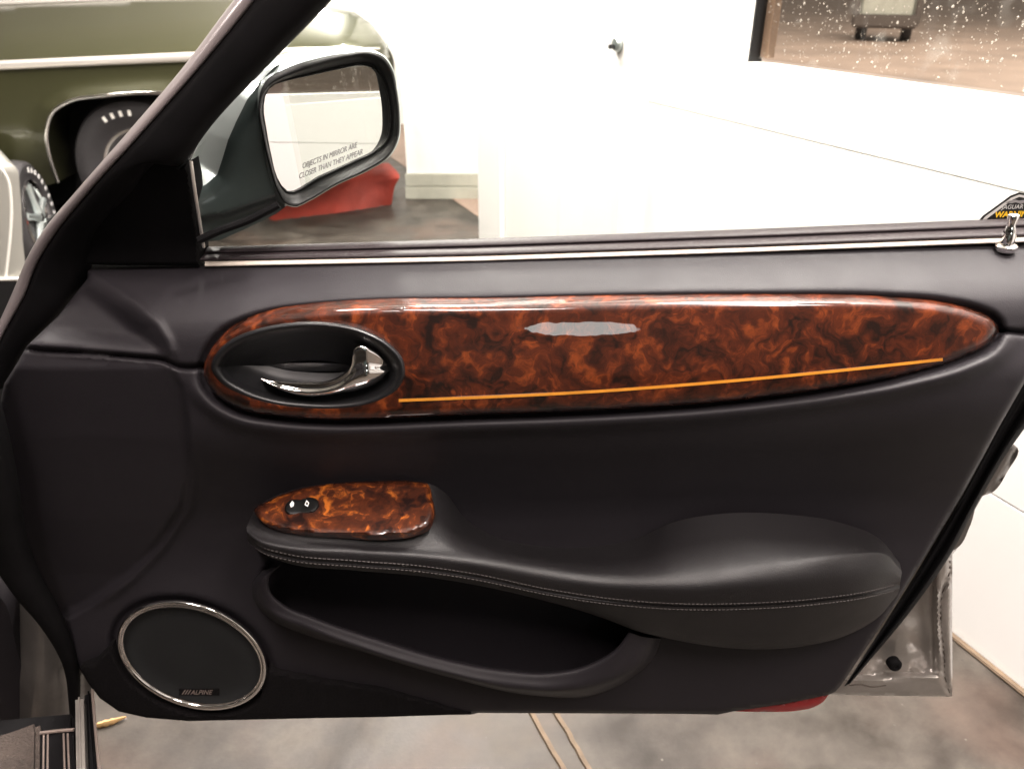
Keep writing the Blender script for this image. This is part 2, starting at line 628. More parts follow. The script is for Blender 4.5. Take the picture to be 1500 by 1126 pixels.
def glass_mat(name, tint=(1, 1, 1), refl=1.0, glare_or_dirt=None):
    m = bpy.data.materials.new(name)
    m.use_nodes = True
    nt = m.node_tree
    nt.nodes.remove(nt.nodes["Principled BSDF"])
    out = nt.nodes["Material Output"]
    tr = N(nt, 'ShaderNodeBsdfTransparent')
    tr.inputs[0].default_value = (*tint, 1)
    gl = N(nt, 'ShaderNodeBsdfGlossy')
    gl.inputs['Roughness'].default_value = .0
    lwt = N(nt, 'ShaderNodeLayerWeight')
    lwt.inputs[0].default_value = .5
    pw5 = N(nt, 'ShaderNodeMath', operation='POWER')
    pw5.inputs[1].default_value = 5.0
    nt.links.new(lwt.outputs['Facing'], pw5.inputs[0])
    fr = N(nt, 'ShaderNodeMath', operation='MULTIPLY_ADD')
    fr.inputs[1].default_value = .96
    fr.inputs[2].default_value = .04
    nt.links.new(pw5.outputs[0], fr.inputs[0])
    ml = N(nt, 'ShaderNodeMath', operation='MULTIPLY')
    ml.inputs[1].default_value = refl
    nt.links.new(fr.outputs[0], ml.inputs[0])
    mx = N(nt, 'ShaderNodeMixShader')
    nt.links.new(ml.outputs[0], mx.inputs[0])
    nt.links.new(tr.outputs[0], mx.inputs[1])
    nt.links.new(gl.outputs[0], mx.inputs[2])
    last = mx
    if glare_or_dirt:  # pale film: painted glare streaks on the door glass, dirt on the garage pane
        tc = N(nt, 'ShaderNodeTexCoord')
        mp = N(nt, 'ShaderNodeMapping')
        mp.inputs['Rotation'].default_value = glare_or_dirt[0]
        mp.inputs['Scale'].default_value = glare_or_dirt[1]
        nt.links.new(tc.outputs['Object'], mp.inputs[0])
        n = N(nt, 'ShaderNodeTexNoise', i_Scale=1.0, i_Detail=4.0)
        nt.links.new(mp.outputs[0], n.inputs['Vector'])
        r = ramp(nt, [(0.60, (0, 0, 0)), (0.72, (glare_or_dirt[2],) * 3)])
        nt.links.new(n.outputs['Fac'], r.inputs[0])
        df = N(nt, 'ShaderNodeBsdfDiffuse')
        df.inputs[0].default_value = (.75, .72, .68, 1)
        m2 = N(nt, 'ShaderNodeMixShader')
        nt.links.new(r.outputs[0], m2.inputs[0])
        nt.links.new(mx.outputs[0], m2.inputs[1])
        nt.links.new(df.outputs[0], m2.inputs[2])
        last = m2
    nt.links.new(last.outputs[0], out.inputs[0])
    return m


M_glass = glass_mat('window_glass', (0.97, 0.985, 0.97), 1.0, glare_or_dirt=((0, R(28), 0), (70, 1, 1.2), 0.04))  # faint slanting streaks painted in for reflections on the glass
M_pane = glass_mat('garage_glass', (0.93, 0.9, 0.87), 0.5, glare_or_dirt=((0, 0, 0), (14, 14, 14), 0.12))
mdr, ntd, bd = nodes('water_drop')
bd.inputs['Base Color'].default_value = (.95, .92, .88, 1)
bd.inputs['Roughness'].default_value = .12
bd.inputs['Transmission Weight'].default_value = .45
bd.inputs['IOR'].default_value = 1.33
M_drops = mdr


def concrete_mat():
    m, nt, b = nodes('stained_concrete')
    tc = N(nt, 'ShaderNodeTexCoord')
    n1 = N(nt, 'ShaderNodeTexNoise', i_Scale=2.4, i_Detail=9.0, i_Roughness=.62, i_Distortion=.8)
    n2 = N(nt, 'ShaderNodeTexNoise', i_Scale=7.0, i_Detail=6.0, i_Roughness=.6)
    n3 = N(nt, 'ShaderNodeTexNoise', i_Scale=150.0, i_Detail=3.0)
    n4 = N(nt, 'ShaderNodeTexNoise', i_Scale=3.1, i_Detail=2.0)
    for n in (n1, n2, n3):
        nt.links.new(tc.outputs['Object'], n.inputs['Vector'])
    mp = N(nt, 'ShaderNodeMapping')
    mp.inputs['Location'].default_value = (8.3, 2.0, 0)
    nt.links.new(tc.outputs['Object'], mp.inputs[0])
    nt.links.new(mp.outputs[0], n4.inputs['Vector'])
    r1 = ramp(nt, [(0.34, (0.023, 0.019, 0.0155)), (0.45, (0.040, 0.0335, 0.028)), (0.55, (0.058, 0.050, 0.042)), (0.70, (0.032, 0.0275, 0.023))])
    nt.links.new(n1.outputs['Fac'], r1.inputs[0])
    r4 = ramp(nt, [(0.52, (0, 0, 0)), (0.68, (.75, .75, .75))])
    nt.links.new(n4.outputs['Fac'], r4.inputs[0])
    mx0 = N(nt, 'ShaderNodeMix', data_type='RGBA')
    mx0.inputs[7].default_value = (.068, .047, .037, 1)
    nt.links.new(r4.outputs[0], mx0.inputs[0])
    nt.links.new(r1.outputs[0], mx0.inputs[6])
    mx = N(nt, 'ShaderNodeMix', data_type='RGBA', blend_type='MULTIPLY')
    mx.inputs[0].default_value = .85
    r2 = ramp(nt, [(0.34, (.50, .48, .46)), (0.50, (.95, .95, .95)), (0.66, (1.30, 1.29, 1.27))])
    nt.links.new(n2.outputs['Fac'], r2.inputs[0])
    nt.links.new(mx0.outputs[2], mx.inputs[6])
    nt.links.new(r2.outputs[0], mx.inputs[7])
    vs = N(nt, 'ShaderNodeTexVoronoi', i_Scale=26.0)
    nt.links.new(tc.outputs['Object'], vs.inputs['Vector'])
    rs = ramp(nt, [(0.045, (1, 1, 1)), (0.075, (0, 0, 0))])
    nt.links.new(vs.outputs['Distance'], rs.inputs[0])
    gate = N(nt, 'ShaderNodeMath', operation='GREATER_THAN')
    gate.inputs[1].default_value = .62
    sx = N(nt, 'ShaderNodeSeparateColor')
    nt.links.new(vs.outputs['Color'], sx.inputs[0])
    nt.links.new(sx.outputs[0], gate.inputs[0])
    sp = N(nt, 'ShaderNodeMath', operation='MULTIPLY')
    nt.links.new(rs.outputs[0], sp.inputs[0])
    nt.links.new(gate.outputs[0], sp.inputs[1])
    pick = N(nt, 'ShaderNodeMix', data_type='RGBA')
    pick.inputs[6].default_value = (.010, .008, .007, 1)
    pick.inputs[7].default_value = (.14, .125, .11, 1)
    nt.links.new(sx.outputs[1], pick.inputs[0])
    mxs = N(nt, 'ShaderNodeMix', data_type='RGBA')
    nt.links.new(sp.outputs[0], mxs.inputs[0])
    nt.links.new(mx.outputs[2], mxs.inputs[6])
    nt.links.new(pick.outputs[2], mxs.inputs[7])
    nt.links.new(mxs.outputs[2], b.inputs['Base Color'])
    b.inputs['Specular IOR Level'].default_value = .22
    r3 = ramp(nt, [(0.3, (.32,) * 3), (.7, (.6,) * 3)])
    nt.links.new(n2.outputs['Fac'], r3.inputs[0])
    nt.links.new(r3.outputs[0], b.inputs['Roughness'])
    bp = N(nt, 'ShaderNodeBump', i_Strength=.12, i_Distance=.002)
    nt.links.new(n3.outputs['Fac'], bp.inputs['Height'])
    nt.links.new(bp.outputs[0], b.inputs['Normal'])
    return m


M_concrete = concrete_mat()
M_drive = mat('brown_driveway', (0.22, 0.155, 0.12), 0.7, var=(0.8, .3), bump=('noise', 5, .3, .03))
M_joint = mat('joint_filler', (0.105, 0.072, 0.045), 0.8, var=(25, .35), bump=('noise', 60, .5, .004))

mg, ntg, bgp = nodes('olive_green_paint')
tcg = N(ntg, 'ShaderNodeTexCoord')
bgp.inputs['Base Color'].default_value = (0.046, 0.046, 0.021, 1)
bgp.inputs['Metallic'].default_value = .35
bgp.inputs['Roughness'].default_value = .35
bgp.inputs['Coat Weight'].default_value = 1.0
bgp.inputs['Coat Roughness'].default_value = .04
M_green = mg

# ------------------------------------------------------------------ setting: floor, walls, garage door
floor = boxes('floor', [(-30, 30, -20, 60, -0.2, 0.0)], M_concrete)
floor['kind'] = 'structure'

G0 = np.array([0.9, 1.147])
GTH = math.atan2(AX[1], AX[0])
AXn = AX / np.linalg.norm(AX)


def gpos(s, out=0.0, z=0.0):
    n = np.array([-AXn[1], AXn[0]])
    q = G0 + AXn * s + n * out
    return np.array([q[0], q[1], z])


def g_local(p):
    """pixel -> (s, z) on the plane of the garage door"""
    n = np.array([-AXn[1], AXn[0], 0])
    P = on_plane(p, np.array([G0[0], G0[1], 0.0]), n)
    s = (P[:, :2] - G0) @ AXn
    return np.stack([s, P[:, 2]], 1)


gd = thing('garage_door', 'white sectional garage door with a rain-spotted window beside the open car door', 'garage door', (G0[0], G0[1], 0), GTH)
zs = [0.0, 0.335, 0.868, 1.40, 1.93, 2.46]
X0, X1 = -3.2, 1.285
wz0, wz1 = 1.005, 1.33
wins = [(-0.17, 0.872), (-1.42, -0.33), (-2.7, -1.6)]
for i in range(5):
    z0, z1 = zs[i] + .0008, zs[i + 1] - .0008
    if i != 2:
        boxes('door_section', [(X0, X1, -0.045, 0.0, z0, z1)], M_garage, gd, 0.002)
    else:
        bx = []
        xs = [X0] + [v for w in sorted(wins) for v in w] + [X1]
        bx.append((X0, X1, -0.045, 0.0, z0, wz0))
        bx.append((X0, X1, -0.045, 0.0, wz1, z1))
        for k in range(0, len(xs), 2):
            bx.append((xs[k], xs[k + 1], -0.045, 0.0, wz0, wz1))
        boxes('door_section', bx, M_garage, gd, 0.0)
for k, (a, b) in enumerate(wins):
    fr = boxes('window', [(a, a + .013, -.04, -.004, wz0, wz1), (b - .005, b, -.04, -.004, wz0, wz1),
                          (a, b, -.04, -.004, wz1 - .013, wz1)], M_plastic, gd)
    boxes('inner_post', [(b - .034, b - .010, -.05, -.03, wz0 + .01, wz1 - .014)], M_outframe, fr)
    boxes('pane', [(a + .013, b - .013, -.026, -.021, wz0 + .008, wz1 - .013)], M_pane, fr)
    # rain drops on the outside of the pane
    bm = bmesh.new()
    nd = 2600 if k == 0 else 800
    for _ in range(nd):
        x = random.uniform(a + .02, b - .02)
        z = random.uniform(wz0 + .012, wz1 - .02)
        r = min(0.0026, 0.0006 + random.expovariate(1 / 0.00045))
        if random.random() < 0.35 * max(0.0, (x - a) / (b - a) - .45):
            continue
        vs = bmesh.ops.create_icosphere(bm, subdivisions=1, radius=r)['verts']
        sx, sz = random.uniform(.7, 1.5), random.uniform(.8, 1.5)
        for v in vs:
            v.co = Vector((v.co.x * sx + x, v.co.y * .55 - .0265, v.co.z * sz + z))
    me = bpy.data.meshes.new('raindrops')
    bm.to_mesh(me)
    bm.free()
    me.materials.append(M_drops)
    me.polygons.foreach_set('use_smooth', [True] * len(me.polygons))
    o = bpy.data.objects.new('raindrops', me)
    COL.objects.link(o)
    o.parent = fr
    o['kind'] = 'stuff'

boxes('bottom_seal', [(X0, X1, .001, .016, .0005, .007)], M_joint, gd, .002)
sw = thing('side_wall', 'white painted side wall between the garage door and the far corner', 'wall', (G0[0], G0[1], 0), GTH)
boxes('wall_panel', [(1.29, 2.30, -.14, -.006, 0, 3.0)], M_wall, sw)
boxes('corner_casing', [(2.31, 2.57, -.14, .012, 0, 3.0)], M_wall, sw, .004)
boxes('door_stop', [(1.27, 1.31, -.005, .02, 0, 2.5)], M_wall, sw, .003)

hk = g_local([(905, 65)])[0]
h = thing('wall_hook', 'small dark half-round hook on the bright white side wall', 'hook', gpos(hk[0], 0, hk[1]), GTH)
lathe('hook_plate', [(.022, -0.004), (.022, .004), (.016, .012), (.0, .014)], M_paint, h, axis=(0, 1, 0), seg=20)
boxes('hook_tongue', [(-.006, .006, .008, .03, -.012, .0)], M_plastic, h, .002)

bw = thing('back_wall', 'short white back wall with a grey tiled skirting', 'wall', (-.6, 4.62, 0))
boxes('wall_panel', [(-.02, .62, 0, .15, .0, 3.05)], M_wall, bw)
boxes('side_return', [(.62, .74, -1.15, .15, 0, 3.05)], M_wall, bw)
boxes('return_panel', [(-.02, .1, .15, 3.0, 0, 3.0)], M_wall, bw)
boxes('skirting', [(-.03, .618, -.018, -.001, .075, .15)], M_base_lo, bw, .004)
boxes('skirting', [(-.034, .618, -.024, -.001, 0, .072)], M_base_lo, bw, .004)
fw = thing('far_wall', 'white far wall behind the green car', 'wall', (-3, 7.2, 0))
boxes('wall_panel', [(-8, 3.0, 0, .15, 0, 3.0)], M_wall, fw)

ce = thing('ceiling', 'white showroom ceiling over the cars', 'ceiling', (0, 0, 3.05))
q_ = [gpos(9, 0)[:2], gpos(-9, 0)[:2], np.array([-9.0, -7.0]), np.array([-9.0, 9.0])]
make_mesh('ceiling_panel', [(*a, 3.05) for a in q_] + [(*a, 3.15) for a in q_], [(0, 1, 2, 3), (7, 6, 5, 4), (0, 1, 5, 4), (1, 2, 6, 5), (2, 3, 7, 6), (3, 0, 4, 7)], M_ceil, ce, (0, 0, 3.05), False)
lw = thing('rear_wall', 'grey painted showroom wall behind the viewer', 'wall', (-8, -6, 0))
boxes('wall_panel', [(0, 13, -.15, 0, 0, 3.05), (-.15, 0, -.15, 15, 0, 3.05)], M_rear, lw)
hd = thing('door_header', 'white wall above the sectional garage door', 'wall', (G0[0], G0[1], 0), GTH)
boxes('wall_panel', [(-9, 1.285, -.14, -.006, 2.465, 3.05), (-9, -3.21, -.14, -.006, 0, 2.465)], M_wall, hd)

# floor joints and a sliver of straw
for p in ([(776, 1040), (826, 1130), (850, 1180)], [(812, 1040), (866, 1130), (895, 1180)]):
    q = spline(on_z(p, 0.0), 12)
    q[:, 0] += rng.normal(0, .0012, 12)
    d = np.array([0.006, 0.0, 0])
    V = np.vstack([q - d, q + d, q - d * .7 + [0, 0, .005], q + d * .7 + [0, 0, .005]])
    F = []
    for i in range(11):
        F += [(24 + i, 24 + i + 1, 36 + i + 1, 36 + i), (i, i + 1, 25 + i, 24 + i), (12 + i, 13 + i, 37 + i, 36 + i)]
    make_mesh('joint_strip', V, F, M_joint, floor)
sp_ = on_z([(140, 1063), (165, 1056), (185, 1049)], 0.006)
st = tube('straw_wisp', spline(sp_, 10), np.array([.003, .007, .006, .008, .006, .007, .005, .004, .003, .001]), M_straw, None, seg=7, squash=(1, .6))
st['label'] = 'thin straw-coloured wisp lying on the concrete beside the door sill'
st['category'] = 'debris'

# outside the garage window
pts = [gpos(-40, -.25), gpos(60, -.25), gpos(60, -70), gpos(-40, -70)]
dv = make_mesh('driveway', [p + np.array([0, 0, .004]) for p in pts], [(0, 1, 2, 3)], M_drive, None, smooth=False)
dv['kind'] = 'structure'

# ------------------------------------------------------------------ added vehicle shape standing in for a dark reflection in the wet window
o_ = on_z([(1290, 62)], 0.0)[0]
M_tdark = mat('reflection_dark_brown', (.085, .065, .055), .6)
pv = thing('reflection_vehicle', 'added dark framed vehicle shape standing in for a reflection in the rain-spotted window', 'vehicle', (o_[0], o_[1], 0), R(-25))
boxes('body', [(-.55, .55, 0, 1.6, .35, 1.5)], M_base_lo, pv, .1)
boxes('bumper', [(-.6, .6, -.12, -.01, .25, .5)], M_tdark, pv, .04)
for s in (-1, 1):
    boxes('side_post', [(s * .56 - .06, s * .56 + .06, -.06, .3, .3, 1.55)], M_tdark, pv, .03)
    lathe('wheel', [(.30, -.1), (.33, -.06), (.33, .06), (.30, .1)], M_tyre, pv, axis=(1, 0, 0), base=(s * .42, .5, .33))
boxes('tail_panel', [(-.45, .45, -.03, -.002, 1.0, 1.3)], M_red, pv, .03)

# ------------------------------------------------------------------ green classic car at the back
GY = 3.85
gc = thing('green_car', 'olive green classic car with chrome side strip and white-lettered tyre', 'car', (-1.8, GY, 0))
go = (-1.8, GY, 0)
arch = [(362, 276), (372, 228), (366, 195), (345, 160), (300, 143), (229, 136), (147, 141), (101, 149), (77, 165), (68, 195), (72, 227), (85, 267)]
gout = [(-320, 22), (0, 10), (330, -6), (420, -8), (485, 10), (520, 18), (545, 36), (566, 64), (572, 95), (568, 140), (545, 190), (470, 215), (400, 245)]
gall = gout + arch[:1] + [tuple(a) for a in spline(arch, 60)[1:-1]] + [arch[-1], (60, 274), (-320, 292)]


def strip_y(x):
    return np.interp(x, [-320, 0, 270, 570], [114, 95, 83, 70])


def green_depth(p):
    t = p[:, 1] - strip_y(p[:, 0])
    y = GY + np.where(t < 0, 0.0030 * (-t) + .000035 * t * t, .00000 * t)
    y = y + .028 * np.exp(-((t - 6) / 14.0) ** 2) * 0 + np.where(t > 0, .0004 * np.maximum(t - 95, 0), 0)
    y = y - .02 * np.exp(-((t - 135) / 30.0) ** 2)
    e = np.clip((p[:, 0] - 480) / 95.0, 0, 1)
    y = y + .35 * (1 - np.sqrt(np.maximum(1 - e * e * .98, 0.02)))
    d = seg_dist(p, arch)
    y = y - .03 * np.exp(-(d / 14.0) ** 2)
    return y


gv = densify(gall, 10)
v2, f2 = cdt(gv, 9)
Pg = on_y(v2, green_depth(v2))
Fg = [tuple(t) for t in f2]
be = border_edges(Fg)
rim = sorted({i for e in be for i in e})
mp_ = {i: len(Pg) + k for k, i in enumerate(rim)}
Bq = Pg[rim].copy()
Bq = Bq + np.array([-.45, 1.5, -.16])
Fg += [(a, b, mp_[b], mp_[a]) for a, b in be]
make_mesh('body', np.vstack([Pg, Bq]), Fg, M_green, gc, go, True, None, 45)


def depth_line(p, off=0.0):
    p = np.asarray(p, float)
    return on_y(p, green_depth(p) - off)


ln = np.stack([np.linspace(-300, 556, 70), strip_y(np.linspace(-300, 556, 70)) + 1], 1)
tube('side_strip', depth_line(ln, .008), np.concatenate([np.full(60, .020), np.linspace(.02, .004, 10)]), M_bright, gc, go, squash=(1, .6))
tube('arch_trim', depth_line(spline(arch[2:], 60), .010), .009, M_chrome, gc, go, squash=(1, .8))
tube('roof_drip_strip', depth_line(spline([(-300, 18), (0, 6), (330, -8)], 20), -.02), .012, M_bright, gc, go)
tube('bumper_end', on_y(spline([(566, 66), (575, 85), (577, 110), (574, 150)], 20), GY + .28), .02, M_chrome, gc, go)
patch('wheel_well', [(60, 120), (390, 120), (390, 300), (60, 300)], 40, None, M_dark, gc, .02, place=lambda p: on_y(p, np.full(len(p), GY + .42)), closed_spline=False, origin=go)
# wheel with raised letters
hub = on_y([(218, 246)], GY + .10)[0]
wh = lathe('wheel', [(.18, -.12), (.30, -.12), (.345, -.09), (.352, -.02), (.345, .03), (.325, .066), (.29, .078), (.25, .072), (.215, .05), (.195, .045)], M_tyre, gc, go, 48, hub, (0, -1, 0))
lathe('rim', [(.0, .03), (.05, .035), (.06, .02), (.12, .0), (.165, .01), (.185, .045), (.198, .05), (.2, .03)], M_chrome, wh, go, 40, hub, (0, -1, 0))
bm = bmesh.new()
for a in np.arange(86, 120, 9.0):
    th = R(a + 4)
    r = bmesh.ops.create_cube(bm, size=1)
    for v in r['verts']:
        u, ww, dd = v.co.x * .013, v.co.z * .026, v.co.y * .006
        rr = .275 + ww
        v.co = Vector((hub[0] + rr * math.cos(th) + u * math.sin(th) - go[0], hub[1] - .079 + dd - go[1], hub[2] + rr * math.sin(th) - u * math.cos(th)))
me = bpy.data.meshes.new('tyre_letters')
bm.to_mesh(me)
bm.free()
me.materials.append(M_white_paint)
o = bpy.data.objects.new('tyre_letters', me)
COL.objects.link(o)
o.parent = wh
o['kind'] = 'stuff'

# red panel at the foot of the wall below the car's tail
rp = thing('red_mat', 'red cloth panel on the floor below the mirror, under the green car', 'mat', (-1.0, 4.4, 0))
q0 = on_z([(395, 324), (480, 314), (573, 300)], 0.0)
top = on_plane([(395, 270), (480, 252), (585, 256)], np.array([-1.0, 4.5, 0]), np.array([-.35, -.93, .5]))
top[:, 2] = np.clip(top[:, 2], .12, .24)
rows = [q0, (q0 * .5 + top * .5) + [0, 0, .015], top, top + [-.1, .3, .0]]
loft('cloth', [spline(r, 24) + rng.normal(0, .003, (24, 3)) for r in rows], M_red, rp, (-1.0, 4.4, 0), 4)
boxes('cloth', [(-2.9, -1.0, .25, .3, .0, .2)], M_red, rp, .01)

# ------------------------------------------------------------------ silver car corner at the left edge
SY = 3.2
so = (-2.2, SY, 0)
sc_ = thing('silver_car', 'silver car corner with pale pinstripe and five-spoke wheel at the left edge', 'car', so)
sbody = [(-260, 240), (-60, 228), (0, 233), (22, 244), (27, 252), (31, 300), (33, 350), (39, 405), (-260, 412)]


def sdepth(p):
    e = np.clip((p[:, 0] - (-10)) / 52.0, 0, 1)
    f = np.clip((250 - p[:, 1]) / 20.0, 0, 1)
    return SY + .05 * (1 - np.sqrt(1 - .96 * e * e)) + .06 * f * f


v2, f2 = cdt(densify(sbody, 8), 8)
Ps = on_y(v2, sdepth(v2))
Fs = [tuple(t) for t in f2]
be = border_edges(Fs)
rim = sorted({i for e in be for i in e})
mp_ = {i: len(Ps) + k for k, i in enumerate(rim)}
Bq = Ps[rim] + np.array([-.42, .55, 0])
Fs += [(a, b, mp_[b], mp_[a]) for a, b in be]
make_mesh('body', np.vstack([Ps, Bq]), Fs, M_grey_car, sc_, so, True, None, 50)
pin = spline([(-30, 236), (0, 246), (11, 262), (16, 290), (16, 330), (12, 375), (8, 408)], 40)
tube('pinstripe', on_y(pin, sdepth(pin) - .001), .006, M_white_paint, sc_, so, squash=(1, .3))
tube('sill_strip', on_y([(-260, 411), (-40, 410), (34, 408)], SY - .005), .008, M_white_paint, sc_, so)
boxes('underside', [(-1.4, .0, .05, .5, .0, .16)], M_dark, sc_)  # black box standing in for the shade under the car
wc = on_y([(47, 320)], SY + .30)[0]
wax = Vector((.97, .246, .02)).normalized()
RW = .26
sw_ = lathe('wheel', [(.10, -.12), (.20, -.12), (RW * .97, -.09), (RW, -.02), (RW * .97, .02), (RW * .9, .035), (RW * .72, .032), (RW * .62, .015)], M_tyre, sc_, so, 44, wc, tuple(wax))
lathe('rim', [(RW * .52, .0), (RW * .55, .025), (RW * .62, .034), (RW * .66, .03), (RW * .66, .01)], M_chrome, sw_, so, 40, wc, tuple(wax))
a1 = wax.cross(Vector((0, 0, 1))).normalized()
a2 = a1.cross(wax).normalized()
for k in range(5):
    th = R(72 * k + 90)
    d = a1 * math.cos(th) + a2 * math.sin(th)
    e0 = Vector(wc) + wax * .03 + d * .02
    e1 = Vector(wc) + wax * .022 + d * RW * .58
    tube('spoke', [np.array(e0), np.array(e0 * .5 + e1 * .5), np.array(e1)], np.array([.022, .014, .018]), M_paint, sw_, so, 8)
lathe('hub_cap', [(.03, .02), (.03, .045), (.0, .05)], M_chrome, sw_, so, 16, wc, tuple(wax))
bm = bmesh.new()
for a in list(range(100, 260, 11)):
    th = R(a)
    d = a1 * math.cos(th) + a2 * math.sin(th)
    t = -a1 * math.sin(th) + a2 * math.cos(th)
    r = bmesh.ops.create_cube(bm, size=1)
    for v in r['verts']:
        c = Vector(wc) + wax * (.034 + .003 * v.co.y) + d * (RW * .82 + .022 * v.co.z) + t * (.014 * v.co.x)
        v.co = c - Vector(so)
me = bpy.data.meshes.new('tyre_letters')
bm.to_mesh(me)
bm.free()
me.materials.append(M_light_print)
o = bpy.data.objects.new('tyre_letters', me)
COL.objects.link(o)
o.parent = sw_
o['kind'] = 'stuff'

# ------------------------------------------------------------------ the car the door belongs to (lower left)
cb0 = np.array([-.55, .62, 0.0])
cb = thing('parked_car', 'dark car the open door belongs to, its sill and ribbed tread plate at lower left', 'car', tuple(cb0), 0)
co_ = tuple(cb0)
ZS = .36


def sillp(p, z=ZS):
    return on_z(p, z)


def slab(name, poly_px, z, th, m, parent, bevel=.002):
    P = sillp(poly_px, z)
    n = len(P)
    V = np.vstack([P, P - [0, 0, th]])
    F = [tuple(range(n)), tuple(range(2 * n - 1, n - 1, -1))] + [(i, (i + 1) % n, n + (i + 1) % n, n + i) for i in range(n)]
    o = make_mesh(name, V, F, m, parent, co_, False)
    bm = bmesh.new()
    bm.from_mesh(o.data)
    bmesh.ops.bevel(bm, geom=bm.edges[:], offset=bevel, segments=2, affect='EDGES', clamp_overlap=True)
    bm.to_mesh(o.data)
    bm.free()
    return o


slab('sill', [(-60, 1055), (110, 1040), (118, 1200), (-60, 1260)], ZS - .012, .10, M_rubber, cb, .006)
tp = slab('tread_plate', [(58, 1068), (107, 1066), (114, 1230), (56, 1230)], ZS, .008, M_rubber, cb)
for xa, xb in ((64, 62), (70, 69), (93, 97), (99, 104)):
    tube('tread_rib', sillp([(xa, 1074), ((xa + xb) / 2, 1140), (xb, 1225)], ZS + .001), .0012, M_badge, tp, co_, 8)
tube('tread_edge', sillp([(59, 1073), (84, 1070), (108, 1068)], ZS + .003), .0022, M_badge, tp, co_, 8)
slab('sill_flange', [(109, 1018), (121, 1016), (127, 1230), (112, 1230)], ZS + .006, .05, M_shell, cb, .004)
slab('rocker', [(122, 1010), (135, 1005), (152, 1230), (128, 1230)], ZS - .008, .012, M_rubber, cb, .005)
tube('rocker_edge', sillp([(135, 1010), (139, 1060), (150, 1180), (153, 1230)], ZS - .007), .0018, M_badge, cb, co_, 8)
slab('sill_carpet', [(-40, 1085), (30, 1062), (56, 1052), (58, 1068), (57, 1230), (-60, 1260)], ZS + .004, .03, mat('brown_carpet', (.045, .033, .027), .9, bump=('noise', 300, .8, .004), var=(40, .3)), cb, .006)


def pdepth(p):
    # hinge pillar: rounded sheet-metal curve rising behind the sill
    u = (p[:, 0] - 20) / 90.0
    return .755 + .05 * np.abs(u - .5) ** 2 * 2 + .00012 * np.maximum(1000 - p[:, 1], 0)


hp = [(-70, 760), (20, 840), (70, 900), (96, 940), (112, 980), (116, 1022), (118, 1062), (112, 1085), (60, 1085), (20, 1080), (-70, 1090)]
M_pillar = mat('pillar_paint', (0.12, 0.11, 0.10), 0.3, metal=0.3, coat=1.0, coat_rough=0.05, var=(14, .3))
patch('hinge_pillar', hp, 8, None, M_pillar, cb, .03, place=lambda p: on_y(p, pdepth(p)), origin=co_)
fl = [(85, 905), (100, 930), (113, 955), (124, 985), (134, 1006), (130, 1020), (108, 1024), (102, 985), (92, 945)]
patch('pillar_flange', fl, 5, None, M_pillar, cb, .02, place=lambda p: on_y(p, np.full(len(p), .742) - .012 * np.exp(-((p[:, 0] - 116) / 6.0) ** 2)), origin=co_)
kp = [(-90, 830), (-40, 850), (5, 880), (22, 940), (38, 1010), (46, 1080), (20, 1086), (-90, 1110)]
patch('kick_panel', kp, 10, None, M_vinyl, cb, .03, place=lambda p: on_y(p, .70 + .0006 * (p[:, 0] + 90)), origin=co_)
patch('cowl_panel', [(-120, 412), (-40, 412.5), (30, 413), (26, 430), (8, 470), (-20, 520), (-120, 640)], 14, None, M_dark, cb, .12, place=lambda p: on_y(p, np.full(len(p), .98)), origin=co_, closed_spline=False, back=(0, .1, -1.0))
# rubber body seal from the windscreen pillar down to the sill
sl = spline([(-150, 260), (-110, 420), (-60, 560), (-30, 650), (-12, 720), (8, 790), (40, 855), (72, 902), (94, 945), (106, 985), (109, 1025), (110, 1060)], 80)
tube('body_seal', on_y(sl, np.concatenate([np.linspace(.62, .66, 30), np.linspace(.661, .735, 50)])), np.interp(np.arange(80), [0, 30, 44, 61, 70, 79], [.026, .029, .026, .016, .009, .006]), M_rubber, cb, co_, 14)

# the rest of the cabin, behind and left of the view: what the varnish and the chrome see
CR = math.atan2(AX[1], AX[0]) - R(90)
def cabin(name, items, m, bevel):
    o = boxes(name, items, m, cb, bevel, segs=4)
    o.rotation_euler = (0, 0, CR)
    return o


cabin('roof', [(-1.50, -.12, -2.2, -.25, 1.36, 1.42)], M_paint_shaded, .03)
cabin('headliner', [(-1.42, -.2, -2.1, -.3, 1.33, 1.357)], M_carpet, .01)
cabin('rear_door', [(-.10, .02, -2.0, -1.02, .28, .93)], M_paint_shaded, .05)
cabin('centre_pillar', [(-.14, -.02, -1.06, -.94, .93, 1.36)], M_plastic, .02)
cabin('seat', [(-.62, -.14, -.95, -.40, .40, .56), (-.62, -.14, -1.12, -.93, .5, 1.12)], M_leather, .06)
cabin('dashboard', [(-1.45, -.10, .02, .30, .55, .92)], M_vinyl, .06)

# ------------------------------------------------------------------ THE DOOR
L0 = (-0.45, D0 + .05, 0.0)
door = thing('car_door', 'open car door seen from inside with black leather trim and burl walnut inlays', 'car door', L0)

WOOD = [(298, 540), (302, 524), (311, 508), (325, 492), (350, 477), (392, 463), (448, 455), (532, 449), (700, 446), (877, 441.5), (1103, 438.5), (1302, 440),
        (1387, 447), (1430, 457), (1455, 469), (1463, 481), (1453, 500), (1415, 522), (1330, 547.5), (1217, 568), (1047, 589), (877, 600.5), (650, 609), (560, 613),
        (476, 614), (406, 609), (350, 598), (318, 579), (303, 561)]
BEZ = [(280 + x / 3.571, 420 + y / 3.571) for x, y in [(112, 425), (145, 345), (205, 290), (300, 245), (450, 207), (600, 192), (740, 198), (900, 235), (1030, 305), (1100, 385), (1112, 450), (1085, 525), (1020, 580), (930, 618), (800, 640), (600, 640), (400, 612), (250, 558), (150, 490)]]
wood_s = spline(WOOD, 200, True)
bez_s = spline(BEZ, 100, True)
bez_c = bez_s.mean(0)

